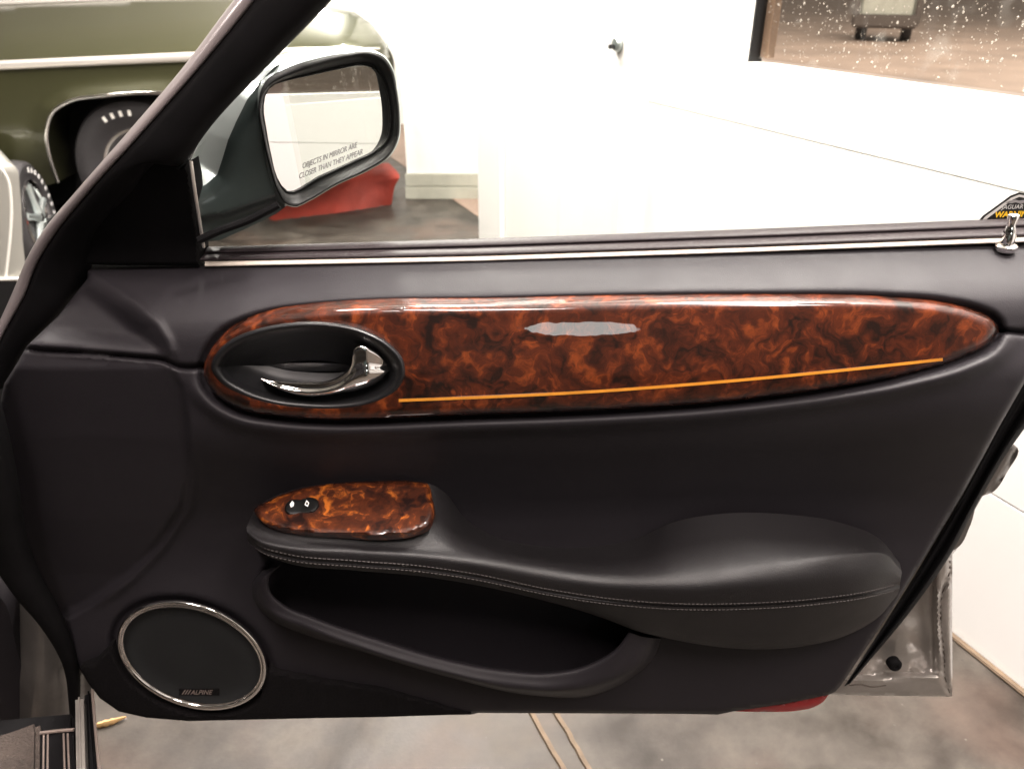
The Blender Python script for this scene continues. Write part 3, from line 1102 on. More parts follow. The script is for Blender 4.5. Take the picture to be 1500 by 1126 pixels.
belt_x = [100, 300, 700, 1100, 1500, 1640]
belt_y = [391, 387, 379, 366, 351, 346]


def ytop(x):
    return np.interp(x, belt_x, belt_y)


TRIM = ([(128, 390), (128, 408), (85, 463), (39, 507), (28, 527), (6, 562), (-6, 620), (0, 690), (24, 780), (56, 850), (82, 910), (100, 944), (117, 980), (133, 1006),
         (147, 1021), (173, 1039), (214, 1048), (277, 1053), (450, 1049), (690, 1046), (700, 1043.5), (1000, 1045), (1052, 1046), (1076, 1041), (1150, 1030), (1214, 1017), (1224, 1012), (1232, 1003),
         (1312, 884), (1360, 807), (1413, 718), (1467, 619), (1500, 562), (1540, 490), (1600, 380), (1608, 349)]
        + [(x, float(ytop(x)) - 5 * (x > 305)) for x in np.linspace(1590, 150, 60)])
TRIM_D = densify(TRIM, 7)

ARM_T = [(372, 748, .012), (390, 733, .0), (433, 716, -.005), (487, 706, -.006), (553, 702, -.006), (607, 702, -.008), (635, 706, -.010), (655, 724, -.012), (680, 757, -.018), (720, 783, -.022), (790, 799, -.022),
         (870, 799, -.022), (930, 789, -.020), (985, 765, -.016), (1060, 752, -.012), (1150, 753, -.008), (1230, 765, -.004), (1290, 790, -.004), (1318, 824, -.004)]
ARM_C = [(361, 772, .058), (372, 782, .068), (397, 789, .073), (516, 797, .072), (626, 804, .069), (714, 817, .066), (780, 828, .060), (868, 841, .060), (1000, 845, .072), (1140, 831, .070), (1250, 816, .054), (1300, 815, .036), (1321, 838, .018)]
ARM_S = [(363, 790, .062), (385, 805, .080), (420, 815, .085), (520, 825, .085), (620, 833, .081), (700, 845, .075), (800, 866, .069), (900, 881, .071), (1000, 888, .079), (1100, 887, .079), (1200, 880, .070), (1280, 868, .048), (1318, 858, .018)]
ARM_B = [(370, 799, .055), (390, 813, .070), (420, 824, .076), (520, 835, .076), (620, 844, .070), (700, 857, .063), (800, 880, .054), (860, 897, .048), (900, 911, .049), (935, 924, .050), (970, 932, .050), (1030, 943, .049), (1100, 949, .046), (1180, 944, .037), (1240, 929, .026), (1290, 900, .010), (1315, 870, .0)]
POCK_I = [(410, 828), (394, 845), (396, 867), (415, 885), (460, 904), (560, 938), (650, 964), (740, 981), (802, 985), (868, 971), (903, 950), (922, 926)]
ab_ = spline(ARM_B, 160)[:, :2]
pocket_poly = np.vstack([spline(POCK_I, 60), ab_[(ab_[:, 0] < 915) & (ab_[:, 0] > 425)][::-2] - [0, 4]])
SPK_C = np.array([281., 959.5])
SPK_A, SPK_B, SPK_T = 112.0, 73.5, R(19.5)


def ell(sc, n, extra=0.0):
    th = np.linspace(0, 2 * np.pi, n, endpoint=False)
    c, s = math.cos(SPK_T), math.sin(SPK_T)
    x, y = (SPK_A * sc + extra) * np.cos(th), (SPK_B * sc + extra) * np.sin(th)
    return np.stack([SPK_C[0] + x * c - y * s, SPK_C[1] + x * s + y * c], 1)


FACET = [(60, 380), (128, 404), (163, 425), (199, 450), (227, 476), (243, 502), (249, 527), (200, 522), (120, 514), (20, 506), (0, 480)]
facet_s = densify(FACET, 12)
LOW = [(-60, 512), (39, 513), (120, 520), (205, 527), (238, 531), (256, 543), (270, 566), (279, 620), (281, 680), (270, 745), (234, 798), (187, 846), (133, 888), (60, 930), (-60, 930)]
low_s = densify(LOW, 12)
groove_l = spline([(20, 508), (39, 511), (120, 517), (205, 524), (240, 528), (262, 537), (300, 537)], 40)
groove_r = spline([(1462, 483), (1480, 486), (1560, 487), (1640, 487)], 12)
base_t = [-400, 0, 5, 14, 40, 70, 100, 140, 200, 245, 275, 320, 375, 430, 560, 660, 900]
base_w = [-.064, -.064, -.061, -.053, -.024, .001, .015, .022, .027, .029, .021, -.001, -.020, -.021, .000, .008, .008]


def trim_w(p):
    x, y = p[:, 0], p[:, 1]
    t = y - np.interp(x, [0, 1500], [392, 352])
    w = np.interp(t, base_t, base_w)
    # smooth the profile with two shifted copies
    for dt in (-16, -8, 8, 16):
        w = w + np.interp(t + dt * np.clip(t / 30, 0, 1), base_t, base_w)
    w = w / 5
    w = w + .012 * sst(1180, 1440, x) * sst(470, 560, y)
    sdw = sdist(p, wood_s)
    # roll of the lower trim round the underside of the wood
    lower = sst(-10, 60, y - np.interp(x, [300, 1460], [545, 480]))
    w = w + lower * .008 * np.exp(-((-sdw - 18) / 12.0) ** 2) * (sdw < 0)
    w = w - .010 * np.exp(-((sdw + 1) / 7.0) ** 2)
    w = np.where(sdw > 2, w - .055 * sst(2, 9, sdw), w)
    # flat facet at the upper left with a scooped boundary
    sf = sdist(p, facet_s)
    w = w - .020 * sst(0, 34, sf) * sst(560, 470, y)
    w = w + .003 * np.exp(-((sf + 5) / 6.0) ** 2) * (x > 120) * (y < 520)
    # lower-left block
    sl_ = sdist(p, low_s)
    inn = sst(-3, 5, sl_)
    wl = np.interp(y, [500, 520, 540, 640, 760, 840, 900, 950], [.004, .016, .022, .014, -.004, -.020, -.024, -.010])
    wl = wl + .010 * sst(0, 1, (280 - x) / 280) * 0
    blend = sst(0, 26, sl_) * sst(930, 880, y)
    top_in = sst(-2, 8, sl_)
    mixy = sst(545, 660, y)
    bl = (top_in * (1 - mixy) + sst(-2, 13, sl_) * mixy) * sst(940, 890, y)
    w = w * (1 - bl) + wl * bl
    w = w + .007 * np.exp(-((sl_ + 5) / 7.0) ** 2) * sst(640, 760, y) * sst(900, 860, y) * (x > 100)
    w = w - .009 * np.exp(-(seg_dist(p, groove_l) / 4.0) ** 2)
    w = w - .008 * np.exp(-(seg_dist(p, groove_r) / 4.0) ** 2)
    # right edge roll
    # map pocket and speaker recesses
    sp = sdist(p, pocket_poly)
    w = w - .028 * sst(-16, -1, sp)
    d = np.linalg.norm((p - SPK_C), axis=1)
    c, s = math.cos(SPK_T), math.sin(SPK_T)
    q = p - SPK_C
    e = np.sqrt(((q[:, 0] * c + q[:, 1] * s) / SPK_A) ** 2 + ((-q[:, 0] * s + q[:, 1] * c) / SPK_B) ** 2)
    w = w - .010 * np.exp(-((e - 1.04) / .06) ** 2) - .03 * sst(1.0, .9, e)
    return w


def edge_round(p, outline, r_px, r_m):
    d = np.clip(seg_dist(p, outline, True) / r_px, 0, 1)
    return r_m * (1 - np.sqrt(np.maximum(1 - (1 - d) ** 2, 0)))


def trim_full(p):
    return trim_w(p) - edge_round(p, TRIM_D, 9, .006)




def offs(line, ds, closed, step):
    S = np.asarray(line, float)
    L = np.linalg.norm(np.diff(np.vstack([S, S[:1]]) if closed else S, axis=0), axis=1).sum()
    S = spline(S, max(8, int(L / step)), closed)
    T = (np.roll(S, -1, 0) - np.roll(S, 1, 0)) if closed else np.gradient(S, axis=0)
    n = np.stack([T[:, 1], -T[:, 0]], 1)
    n /= np.linalg.norm(n, axis=1)[:, None] + 1e-9
    return [S + n * d for d in ds]


EXTRA = (offs(WOOD, (-31, -26, -21.5, -17.5, -14, -10.5, -7, -3.5, 0, 3.5, 7, 10.5, 14, 17.5, 21.5, 26, 31), True, 3.2)
         + offs(groove_l, (-9, -6, -3, 0, 3, 6, 9), False, 4) + offs(groove_r, (-9, -6, -3, 0, 3, 6, 9), False, 4)
         + offs(low_s[4:70], (-8, -4, 0, 4, 8), False, 5) + offs(pocket_poly[::3], (-19, -15, -11, -7, -3, 0, 4, 9, 14, 19), True, 5)
         + [ell(1.0, 150, e) for e in (-14, -9, -4, 0, 3, 6, 9, 13)])
patch('trim_panel', TRIM, 5.0, trim_full, M_vinyl, door, .03, closed_spline=False, origin=L0, sharp=70, extra=EXTRA)

# carpet strip at the foot of the trim
CARP = [(392, 981), (470, 996), (560, 1009), (640, 1030), (690, 1045.5), (560, 1049.5), (450, 1051.5), (277, 1055.5), (214, 1050.5), (174, 1041.5), (146, 1022), (128, 998), (118, 975), (140, 968)] + \
       [tuple(q) for q in ell(1.0, 60, 9)[27:2:-1]]
patch('carpet_panel', CARP, 5, lambda p: .0125 + 0 * p[:, 0] - edge_round(p, np.array(CARP), 5, .003) + .0006 * np.sin(p[:, 0] * 1.7) * np.sin(p[:, 1] * 2.1), M_carpet, door, .02, closed_spline=False, origin=L0)

# red door-open lamp on the bottom edge
LENS = [(1074, 1040), (1110, 1032), (1160, 1026), (1214, 1016), (1207, 1026), (1190, 1036), (1170, 1040), (1120, 1042)]
patch('door_lamp_lens', LENS, 4, lambda p: np.full(len(p), -.006) - edge_round(p, np.array(LENS), 6, .004), M_lens, door, .025, origin=L0)

# wood facia
W_EXT = spline(WOOD, 260, True)


def wood_w(p):
    d = np.clip(seg_dist(p, W_EXT, True) / 13.0, 0, 1)
    c = (p[:, 1] - 525) / 85.0
    return .0315 + (p[:, 1] - 525) * .00066 * .22 - .007 * (1 - np.sqrt(np.maximum(1 - (1 - d) ** 2, 0))) - .0035 * c * c


wood = patch('wood_facia', WOOD, 5, wood_w, M_wood, door, .02, holes=(spline([tuple(b) for b in (bez_c + (bez_s - bez_c) * .985)], 100, True),), n_out=260, origin=L0, sharp=60)
inl = spline([(584, 586.5), (650, 584), (877, 573), (1047, 560), (1217, 544), (1381, 526.5)], 80)
rowsI = [on_door(inl + [0, dy], wood_w(inl + [0, dy]) + h) for dy, h in ((-2.4, -.002), (-2.1, .0006), (2.1, .0006), (2.4, -.002))]
loft('inlay_line', rowsI, M_inlay, wood, L0, 1, sharp=30)

# handle cup and its rolled rim
def ring_rows(poly, spec, n=120):
    S = spline(poly, n, True)
    nrm = np.roll(S, -1, 0) - np.roll(S, 1, 0)
    nrm = np.stack([nrm[:, 1], -nrm[:, 0]], 1)
    nrm /= np.linalg.norm(nrm, axis=1)[:, None]
    if ((S - S.mean(0)) * nrm).sum() < 0:
        nrm = -nrm
    return [on_door(S + nrm * o, np.full(n, w)) for o, w in spec]


cup = loft('handle_cup', ring_rows(BEZ, [(3, .018), (2.5, .032), (0, .0375), (-4, .0385), (-9, .0355), (-13, .030), (-17, .024), (-26, .015), (-40, .004), (-54, -.003)]), M_plastic, door, L0, 3, closed_u=True, sharp=60)
inner = spline(BEZ, 120, True)
ic = inner.mean(0)
patch('cup_floor', [tuple(q) for q in (ic + (inner - ic) * np.array([.62, .10]))], 6, lambda p: np.full(len(p), -.0035), M_plastic, cup, .004, origin=L0)
U = [(382, 553), (396, 556.5), (420, 558.5), (450, 559.3), (476, 558), (497, 551), (510, 541), (516, 531), (517, 518), (518, 508), (526, 503), (546, 510), (562, 524), (569, 539)]
Lw = [(383, 556), (396, 565), (412, 573), (432, 579.5), (455, 582), (478, 580.5), (502, 576), (524, 571), (540, 566), (552, 561), (560, 556), (566, 550), (569, 546), (570, 541)]
nU = 90
Us, Ls = spline(U, nU), spline(Lw, nU)
kt = np.linspace(0, 1, nU)
wbase = np.interp(kt, [0, .15, .6, .8, 1], [.030, .034, .036, .034, .020])
rows = []
for f, dw in ((-.02, -.016), (0, -.004), (.08, .003), (.25, .0035), (.45, .0035), (.68, .0065), (.86, .005), (1.0, -.003), (1.02, -.016)):
    rows.append(on_door(Us * (1 - f) + Ls * f, wbase + dw))
loft('door_handle', rows, M_chrome, door, L0, 4, sharp=70)
# armrest
NA = 170
rT, rC, rS, rB = byx(ARM_T, NA), byx(ARM_C, NA), byx(ARM_S, NA), byx(ARM_B, NA)


def mixr(a, b, f, dw=0.0):
    r = a * (1 - f) + b * f
    r[:, 2] += dw
    return r


rU = rB.copy()
rU[:, 1] -= 7
rU[:, 2] = -.03
endk = np.clip(np.minimum(np.linspace(0, 1, NA), np.linspace(1, 0, NA)) / .08, 0, 1)
seam = rS.copy()
seam[:, 2] -= .0018
s1 = rS.copy(); s1[:, 1] -= 3.2
s2 = rS.copy(); s2[:, 1] += 3.2
s2[:, 2] -= .001
rowsA = [rT, mixr(rT, rC, .25, .002), mixr(rT, rC, .55, .003), mixr(rT, rC, .82, .003), rC, mixr(rC, rS, .35, .006), mixr(rC, rS, .7, .004), s1, seam, s2, mixr(s2, rB, .5, .002), rB, mixr(rB, rU, .4), rU]
arm = loft('armrest', [on_door(r[:, :2], r[:, 2]) for r in rowsA], M_leather, door, L0, 3, sharp=80)


def stitches(parent, line3, name):
    L = np.concatenate([[0], np.cumsum(np.linalg.norm(np.diff(line3, axis=0), axis=1))])
    n = int(L[-1] / .0046)
    V, F = [], []
    for k in range(n):
        sa, sb = (k + .12) / n * L[-1], (k + .85) / n * L[-1]
        pts = [np.array([np.interp(s, L, line3[:, j]) for j in range(3)]) for s in (sa, (sa + sb) / 2, sb)]
        hh = [.0002, .0009, .0002]
        b = len(V)
        for q, h_ in zip(pts, hh):
            V += [q + [0, -h_ * .2, -.0006], q + [0, -h_, 0], q + [0, -h_ * .2, .0006]]
        for i in range(2):
            for j in range(2):
                F.append((b + i * 3 + j, b + i * 3 + j + 1, b + i * 3 + j + 4, b + i * 3 + j + 3))
    o = make_mesh(name, V, F, M_thread, parent, L0)
    o['kind'] = 'stuff'
    return o


for off in (-4.2, 4.2):
    r = rS.copy()
    r[:, 1] += off
    r[:, 2] += .0005
    stitches(arm, on_door(r[4:-3, :2], r[4:-3, 2]), 'stitching')

# walnut switch plate lying on the armrest's front end
PL = [(372, 747), (393, 733), (433, 717), (487, 708), (553, 704.5), (607, 705), (627, 709), (633, 728), (636, 749), (629, 768), (607, 779), (567, 784.5), (500, 782.5), (433, 778.5), (399, 771), (380, 760)]
pl_s = spline(PL, 160, True)
t_arr, c_arr = byx(ARM_T, 300), byx(ARM_C, 300)


def arm_top(p):
    """height field of the armrest's top between its back edge and its crest"""
    yt = np.interp(p[:, 0], t_arr[:, 0], t_arr[:, 1])
    yc = np.interp(p[:, 0], c_arr[:, 0], c_arr[:, 1])
    wt = np.interp(p[:, 0], t_arr[:, 0], t_arr[:, 2])
    wc_ = np.interp(p[:, 0], c_arr[:, 0], c_arr[:, 2])
    f = np.clip((p[:, 1] - yt) / (yc - yt), -.1, 1.05)
    return wt + (wc_ - wt) * f


def plate_w(p):
    d = np.clip(seg_dist(p, pl_s, True) / 9.0, 0, 1)
    x, y = p[:, 0], p[:, 1]
    f = (y - 704) / 82.0
    return .002 + .078 * f + .004 - .005 * (1 - np.sqrt(np.maximum(1 - (1 - d) ** 2, 0)))


plate = patch('switch_plate', PL, 4, plate_w, M_wood2, door, .012, n_out=200, origin=L0, sharp=60, back=(0, .5, -.85))
SWI = [(417, 747), (419, 738), (427, 731), (440, 729), (456, 728), (465, 732), (467, 741), (461, 749), (450, 752), (430, 753.5), (420, 752)]
sw_s = spline(SWI, 60, True)


def sw_w(p):
    d = np.clip(seg_dist(p, sw_s, True) / 5.0, 0, 1)
    return plate_w(p) + .0028 - .0025 * (1 - np.sqrt(np.maximum(1 - (1 - d) ** 2, 0))) - .0025 * np.exp(-((p[:, 0] - 440) / 12.0) ** 2)


swp = patch('window_switch', SWI, 2, sw_w, M_bezel, door, .006, n_out=60, origin=L0, back=(0, .5, -.85))


def flat_px(name, polys, place, m, parent):
    V, F = [], []
    for poly in polys:
        b = len(V)
        V += list(place(np.array(poly, float)))
        F.append(tuple(range(b, b + len(poly))))
    return make_mesh(name, V, F, m, parent, L0, False)


pl_ic = lambda p: on_door(p, sw_w(p) + .0008)
flat_px('up_icon', [[(428, 733), (431, 736), (430, 741), (426, 743), (424.5, 738)]], pl_ic, M_white_icon, swp)
dq = [(449, 732), (453, 736), (451, 742), (446, 739)]
dc = np.mean(dq, 0)
di = [tuple(dc + (np.array(q) - dc) * .5) for q in dq]
flat_px('down_icon', [[dq[i], dq[(i + 1) % 4], di[(i + 1) % 4], di[i]] for i in range(4)], pl_ic, M_white_icon, swp)

# map pocket
NP = 130
pI = spline([(*q, .044) for q in POCK_I], NP)
pL = spline([(400, 830, .036), (384, 847, .044), (386, 870, .047), (402, 889, .049), (450, 911, .051), (558, 949, .052), (648, 975, .053), (738, 993, .053), (804, 997, .052), (873, 984, .051), (914, 961, .048), (940, 932, .042)], NP)
pM = spline([(392, 833, .022), (375, 850, .032), (377, 874, .040), (396, 897, .049), (450, 921, .053), (552, 957, .056), (648, 984, .057), (752, 1007, .057), (820, 1010, .056), (882, 999, .053), (930, 975, .047), (954, 934, .036)], NP)
pO = spline([(385, 835, .004), (370, 855, .004), (372, 878, .006), (394, 904, .010), (450, 930, .010), (524, 952, .010), (648, 989, .010), (780, 1018, .010), (868, 1018, .010), (927, 991, .008), (957, 963, .006), (968, 935, .004)], NP)
pX = pI.copy()
pX[:, 2] = -.03
loft('map_pocket', [on_door(r[:, :2], r[:, 2]) for r in (pX, mixr(pI, pX, .3), pI, pL, pM, mixr(pM, pO, .5, .006), pO, mixr(pO, pO, 0, -.02))], M_vinyl, door, L0, 4, sharp=80)

# speaker
SW0 = .012
def ell_rows(spec, n=120):
    return [on_door(ell(1.0, n, e), np.full(n, w)) for e, w in spec]


loft('speaker_ring', ell_rows([(1.5, .0), (2.6, SW0 - .002), (1.3, SW0 + .004), (-2.5, SW0 + .0068), (-4.5, SW0 + .0058), (-5.6, SW0 + .0050), (-7.5, SW0 + .0052), (-9, SW0 + .001), (-10, -.004)]), M_chrome, door, L0, 3, closed_u=True, sharp=70)
gmat = M_grille
nt = gmat.node_tree
b_ = nt.nodes["Principled BSDF"]
tc_ = N(nt, 'ShaderNodeTexCoord')
vor = N(nt, 'ShaderNodeTexVoronoi', i_Scale=520.0)
vor.inputs['Randomness'].default_value = .15
nt.links.new(tc_.outputs['Object'], vor.inputs['Vector'])
rr_ = ramp(nt, [(.25, (.001, .001, .001)), (.5, (.008, .009, .0095))])
nt.links.new(vor.outputs['Distance'], rr_.inputs[0])
nt.links.new(rr_.outputs[0], b_.inputs['Base Color'])


def grille_w(p):
    c, s = math.cos(SPK_T), math.sin(SPK_T)
    q = p - SPK_C
    e2 = ((q[:, 0] * c + q[:, 1] * s) / SPK_A) ** 2 + ((-q[:, 0] * s + q[:, 1] * c) / SPK_B) ** 2
    return .006 + .002 * (1 - np.clip(e2, 0, 1))


gr = patch('speaker_grille', [tuple(q) for q in ell(1.0, 60, -5)], 6, grille_w, M_grille, door, .006, origin=L0)
bdg = patch('speaker_badge', [(262, 1009), (321, 1009), (321, 1018), (262, 1018)], 3, lambda p: grille_w(p) + .0012, M_carpet, gr, .002, closed_spline=False, origin=L0)
bp_ = lambda p: on_door(p, grille_w(p) + .0018)
text_mesh('badge_lettering', 'ALPINE', M_badge, gr, bp_, (279, 1016.5), (1, 0), (0, -1), 9.2, L0, .35, .02, spacing=1.05)
flat_px('badge_stripes', [[(266 + 4 * k, 1016.5), (268 + 4 * k, 1016.5), (272.5 + 4 * k, 1009.8), (270.5 + 4 * k, 1009.8)] for k in range(3)], bp_, M_badge, gr)

# belt line: rubber sill, bright lip
bx_ = np.linspace(285, 1640, 90)
top_y = np.interp(bx_, [285, 300, 750, 1100, 1500, 1640], [366, 362, 348.5, 336, 320, 316])
bot_y = np.interp(bx_, belt_x, belt_y) - 5
rw = []
for f, w in ((-.02, -.088), (0, -.082), (.10, -.077), (.28, -.072), (.42, -.0705), (.50, -.0715), (.60, -.0665), (.78, -.060), (.95, -.0575), (1.03, -.060)):
    yy = top_y * (1 - f) + bot_y * f
    rw.append(on_door(np.stack([bx_, yy], 1), np.full(90, w)))
loft('belt_seal', rw, M_seal, door, L0, 3, sharp=80)
bx2 = np.linspace(300, 1640, 90)
by2 = np.interp(bx2, belt_x, belt_y)
rw = []
for f, w in ((-6.5, -.068), (-5.5, -.0625), (-2.5, -.0575), (.5, -.0555), (3.6, -.0560), (4.6, -.070)):
    rw.append(on_door(np.stack([bx2, by2 + f], 1), np.full(90, w)))
loft('bright_lip', rw, M_lip, door, L0, 3, sharp=80)

# lock knob
kb = on_door([(1474, 362)], -.050)[0]
sc_k = .00066
kd = np.array(on_door([(1485, 316)], -.050)[0]) - kb
lathe('lock_knob', [(.0088, -.004), (.0105, .0), (.0105, .0015), (.0088, .003), (.0060, .0036), (.0066, .006), (.0068, .012), (.0055, .018), (.0042, .022), (.0040, .0245), (.0048, .028), (.0056, .0315), (.0052, .034), (.003, .0352), (.0, .0354)], M_chrome, door, L0, 28, kb, tuple(kd))

# window glass
GL = [(262, 250), (610, -150), (1640, -170), (1640, 350), (290, 385)]
glw = -.092
patch('window_glass', GL, 40, lambda p: np.full(len(p), glw), M_glass, door, .004, closed_spline=False, origin=L0, cap=True)
wsx = lambda p: on_door(p, glw + .0012)
ST = [(1432, 326), (1440, 316), (1480, 287), (1493, 282), (1506, 284), (1560, 326)]
stk = patch('warning_sticker', ST, 6, lambda p: np.full(len(p), glw + .0009), M_sticker, door, .0005, closed_spline=False, origin=L0)
bd_o = np.array([(1437.5, 324), (1443, 317.5), (1481, 289.8), (1493, 285), (1505, 287), (1552, 324)])
bd_i = np.array([(1443, 324), (1447, 319.5), (1483, 292.8), (1493, 288.5), (1503.5, 290.5), (1545, 324)])
flat_px('sticker_border', [[bd_o[i], bd_o[i + 1], bd_i[i + 1], bd_i[i]] for i in range(5)], wsx, M_light_print, stk)
text_mesh('sticker_maker', 'JAGUAR', M_light_print, stk, wsx, (1467, 306.5), (1, -.03), (.03, -1), 8.6, L0, .3, .01)
text_mesh('sticker_warning', 'WARNING', M_yellow, stk, wsx, (1456.5, 318.5), (1, -.03), (.03, -1), 11.5, L0, .25, .035)
cat = [(1472, 297.5), (1480, 294), (1487, 292.5), (1493, 294), (1500, 293), (1507, 297), (1500, 297), (1496, 299), (1488, 296.5), (1482, 298)]
flat_px('sticker_emblem', [cat], wsx, M_grey_print, stk)

# window frame running up from the hinge side, sail panel
def band(name, left, right, prof, m, n=60, sub=3):
    a, b = spline(left, n), spline(right, n)
    return loft(name, [on_door(q_, w - .070 * sst(210, 430, q_[:, 1])) for q_, w in ((a * (1 - f) + b * f, w) for f, w in prof)], m, door, L0, sub, sharp=80)


EDGE_L = [(478, -170), (380, -45), (344, 0), (268, 100), (186, 196), (108, 285), (64, 338), (38, 382), (26, 412), (0, 470), (-30, 530), (-60, 600)]
EDGE_R = [(503, -170), (405, -45), (371, 0), (290, 100), (202, 200), (122, 290), (78, 345), (50, 392), (38, 425), (8, 482), (-20, 540), (-50, 610)]
band('frame_edge', EDGE_L, EDGE_R, [(-.05, -.03), (.0, -.006), (.25, .007), (.6, .012), (1.0, .012), (1.2, .004)], M_edge)
FR_R = [(630, -170), (522, -45), (485, 0), (400, 88), (300, 196), (276, 230), (262, 244), (240, 236), (190, 286), (138, 350), (134, 396), (92, 462), (46, 508), (14, 566)]
band('window_frame', EDGE_R[:-1] + [(-30, 580)], FR_R, [(-.03, .000), (.05, .012), (.2, .017), (.5, .018), (.78, .014), (.93, .005), (1.0, -.008), (1.01, -.05)], M_rubber, 90)
SAIL = [(240, 222), (250, 231), (254, 241), (263, 246), (274, 238), (279, 262), (285, 310), (290, 350), (292, 389), (220, 389), (122, 388), (112, 360), (172, 284)]
patch('sail_panel', SAIL, 4, lambda p: -.008 - .044 * sst(235, 388, p[:, 1]) - edge_round(p, densify(SAIL, 4), 6, .004), M_rubber, door, .03, closed_spline=False, origin=L0)
ch = spline([(276, 236), (283, 285), (290, 330), (295, 362)], 30)
tube('glass_channel', on_door(ch + [3.5, 0], -.004 - .044 * sst(235, 388, ch[:, 1])), .0017, M_bright, door, L0, 8)

# outer door metal seen past the trim
SHW = -.055
SH = [(1150, 1016), (1395, 1020), (1395, 812), (1400, 806), (1422, 768), (1429, 745), (1482, 652), (1506, 612), (1560, 520), (1660, 350), (1560, 340), (1480, 480), (1360, 700), (1250, 860)]
RECT = [(1120, 996), (1238, 996), (1374, 989), (1373, 900), (1373, 800), (1355, 760), (1250, 860)]


def shell_w(p):
    sd = sdist(p, np.array(RECT))
    w = np.full(len(p), SHW)
    w = w - .020 * sst(-2, 8, sd)
    # folded flange groove
    g = spline([(1391, 815), (1391, 835), (1380, 870), (1383, 960), (1386, 1000), (1392, 1016)], 40)
    w = w - .005 * np.exp(-(seg_dist(p, g) / 2.6) ** 2)
    # pressed bulges in the inner skin
    w = w + .010 * np.exp(-(((p[:, 0] - 1322) / 26.0) ** 2 + ((p[:, 1] - 925) / 22.0) ** 2)) + .006 * np.exp(-((p[:, 0] - 1368) / 7.0) ** 2 - ((p[:, 1] - 885) / 40.0) ** 2)
    g2 = np.array([(1340, 978), (1372, 990)])
    w = w + .004 * np.exp(-(seg_dist(p, g2) / 7.0) ** 2)
    return w - edge_round(p, densify(SH, 10), 5, .004)


shell = patch('door_shell', SH, 4.5, shell_w, M_shell, door, .06, closed_spline=False, origin=L0, sharp=70)
g3 = spline([(1391, 815), (1391, 835), (1380, 870), (1383, 960), (1386, 1000), (1392, 1016)], 40)
tube('seam_sealer', on_door(g3, shell_w(g3) + .0002), np.abs(.0011 + rng.normal(0, .0004, 40)), M_sealer, shell, L0, 7)
g4 = spline([(1244, 1003), (1262, 1002), (1275, 1005), (1298, 1003)], 20)
tube('seam_sealer', on_door(g4, shell_w(g4) + .0002), .0009, M_sealer, shell, L0, 7)
pg = on_door([(1310, 972)], SHW - .006)[0]
lathe('drain_plug', [(.0095, -.006), (.0095, .003), (.0075, .006), (.0035, .007), (.003, .0045), (.0, .004)], M_rubber, shell, L0, 24, pg, (0, -1, .15))
# rubber round the door's rear edge
sr_a = [(1660, 330), (1548, 500), (1502, 566), (1470, 622), (1416, 722), (1364, 810), (1315, 888), (1238, 1004)]
sr_b = [(1690, 350), (1580, 530), (1530, 590), (1486, 648), (1428, 745), (1396, 806), (1345, 880), (1246, 1000)]
n_ = 70
a_, b2_ = spline(sr_a, n_), spline(sr_b, n_)
loft('rear_weatherstrip', [on_door(a_ * (1 - f) + b2_ * f, np.full(n_, w)) for f, w in ((-.15, -.045), (0, -.030), (.2, -.028), (.4, -.036), (.5, -.030), (.75, -.022), (.95, -.032), (1.0, -.05))], M_rubber, door, L0, 3, sharp=80)
# striker latch bump on the rear edge
LT = [(1482, 650), (1490, 655), (1476, 690), (1452, 722), (1438, 727), (1432, 735), (1440, 700), (1460, 665)]
patch('door_latch', LT, 5, lambda p: np.full(len(p), -.040) - edge_round(p, np.array(LT, float), 6, .006), M_pillar, door, .03, origin=L0)
LT2 = [(1427, 746), (1424, 762), (1420, 772), (1405, 800), (1396, 806), (1402, 785), (1412, 765)]
patch('door_latch', LT2, 5, lambda p: np.full(len(p), -.042), M_pillar, door, .02, origin=L0)

# ------------------------------------------------------------------ wing mirror
mc = on_y([(480, 190)], .845)[0]
mn = np.array([.66, -.75, .045])
mn /= np.linalg.norm(mn)
def mpl(p, h=0.0):
    return on_plane(p, mc + mn * h, mn)


def Z2(pts):
    return [(380 + x / 4.332, 60 + y / 4.332) for x, y in pts]


MG = Z2([(28, 420), (40, 345), (75, 290), (150, 262), (330, 220), (520, 178), (640, 158), (700, 165), (755, 215), (800, 300), (825, 420), (828, 540), (805, 630), (740, 690), (600, 760), (400, 850), (165, 945), (120, 880), (75, 720), (45, 560)])
MO = Z2([(5, 420), (25, 330), (75, 270), (180, 215), (380, 145), (560, 100), (690, 85), (780, 120), (830, 190), (862, 320), (880, 480), (870, 620), (815, 720), (700, 800), (480, 905), (300, 1010), (225, 1042), (170, 1020), (130, 960), (70, 780), (30, 600)])
MS = Z2([(-10, 410), (5, 300), (40, 230), (150, 165), (370, 95), (560, 65), (690, 62), (790, 92), (845, 170), (876, 310), (894, 480), (884, 630), (826, 735), (705, 815), (484, 918), (304, 1022), (225, 1056), (160, 1034), (118, 970), (55, 790), (14, 600)])
nM = 120


def resp(pl):
    S = spline(pl, 400, True)
    c = np.array([485., 190.])
    a = np.arctan2(S[:, 1] - c[1], S[:, 0] - c[0])
    o = np.argsort(a)
    a, S = a[o], S[o]
    th = np.linspace(-np.pi, np.pi, nM, endpoint=False)
    return np.stack([np.interp(th, a, S[:, k], period=2 * np.pi) for k in (0, 1)], 1)


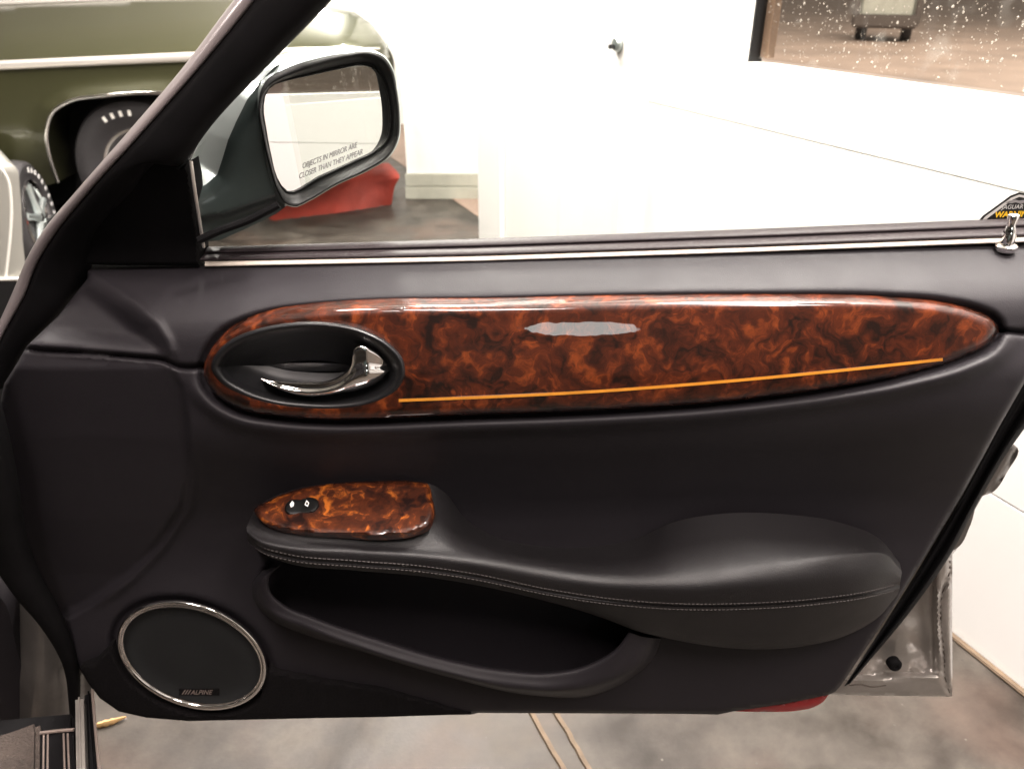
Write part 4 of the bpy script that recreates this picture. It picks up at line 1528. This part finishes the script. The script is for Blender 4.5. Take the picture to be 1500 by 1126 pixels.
gM, oM, sM = resp(MG), resp(MO), resp(MS)
wm = patch('wing_mirror', [tuple(q) for q in gM], 12, None, M_mirror, door, .004, place=lambda p: mpl(p), origin=L0, back=tuple(-mn))
loft('mirror_bezel', [mpl(gM, -.004), mpl(gM, .001), mpl(gM * .9 + oM * .1, .0025), mpl(gM * .75 + oM * .25, .001), mpl(gM * .4 + oM * .6, .010), mpl(oM, .016), mpl(oM * .3 + sM * .7, .014)], M_bezel, wm, L0, 3, closed_u=True, sharp=60)
cM = sM.mean(0)
r0 = mpl(oM * .3 + sM * .7, .0142)
r1 = mpl(sM, .010)
c3 = r1.mean(0)
back = np.array([-.62, .78, .05])
back /= np.linalg.norm(back)
rowsM = [r0, r1]
for s, h in ((1.02, .018), (1.0, .040), (.93, .065), (.78, .088), (.5, .104), (.18, .11)):
    rowsM.append(c3 + (r1 - c3) * s + back * h)
M_shell_m = M_paint
loft('mirror_housing', rowsM, M_shell_m, wm, L0, 3, closed_u=True, sharp=70)
CREASE = [(404, 97), (392, 108), (380, 122), (362, 146), (346, 178), (334, 205), (326, 232), (318, 256), (302, 270), (286, 278)]
ARL = [(404, 97), (380, 106), (355, 125), (328, 156), (300, 192), (284, 224), (276, 242), (282, 268), (286, 278)] + CREASE[1:-1][::-1]
ARF = CREASE + [(289, 300), (292, 330), (297, 354), (322, 352), (362, 334), (405, 313), (418, 303), (402, 284), (388, 236), (379, 172), (382, 130), (395, 106)]


def arm_y(p):
    tt = np.clip((p[:, 0] - 280) / 110.0, 0, 1.3)
    y = .772 + .026 * tt
    c = np.array(CREASE, float)
    d = seg_dist(p, c)
    left = p[:, 0] < np.interp(p[:, 1], c[:, 1], c[:, 0])
    y = y + np.where(left, .0011 * d + .000006 * d * d, -.010 * (1 - np.exp(-d / 16.0)))
    # foot of the arm: a step back below the parting line
    foot = np.interp(p[:, 0], [288, 330, 405], [320, 314, 288])
    y = y + .012 * sst(-3, 5, p[:, 1] - foot)
    y = y + .05 * sst(300, 355, p[:, 1]) * 0
    return y


mface = patch('mirror_arm', ARF, 4, None, M_paint_shaded, wm, .05, place=lambda p: on_y(p, arm_y(p)), origin=L0, sharp=50, closed_spline=False)  # same paint as the neighbouring facet, darkened as its shaded side
patch('arm_lit_side', ARL, 4, None, M_paint, wm, .02, place=lambda p: on_y(p, arm_y(p)), origin=L0, sharp=50, closed_spline=False)  # lit facet of the same arm, in the lighter copy of its paint
ft = spline([(291, 352), (322, 338), (365, 322), (408, 300)], 30)
tube('arm_gasket', on_y(ft, np.linspace(.755, .775, 30)), .004, M_rubber, wm, L0, 8)
mt = lambda p: mpl(p, .0006)
e1 = np.array([64, -25.0]); e1 /= np.linalg.norm(e1) / .64
e2 = np.array([.12, -1.0])
text_mesh('mirror_lettering', 'OBJECTS IN MIRROR ARE', M_grey_print, wm, mt, (443, 247.5), e1, e2, 12, L0, 0, .0, spacing=1.0)
text_mesh('mirror_lettering', 'CLOSER THAN THEY APPEAR', M_grey_print, wm, mt, (438, 262.5), e1, e2, 12, L0, 0, .0, spacing=1.0)
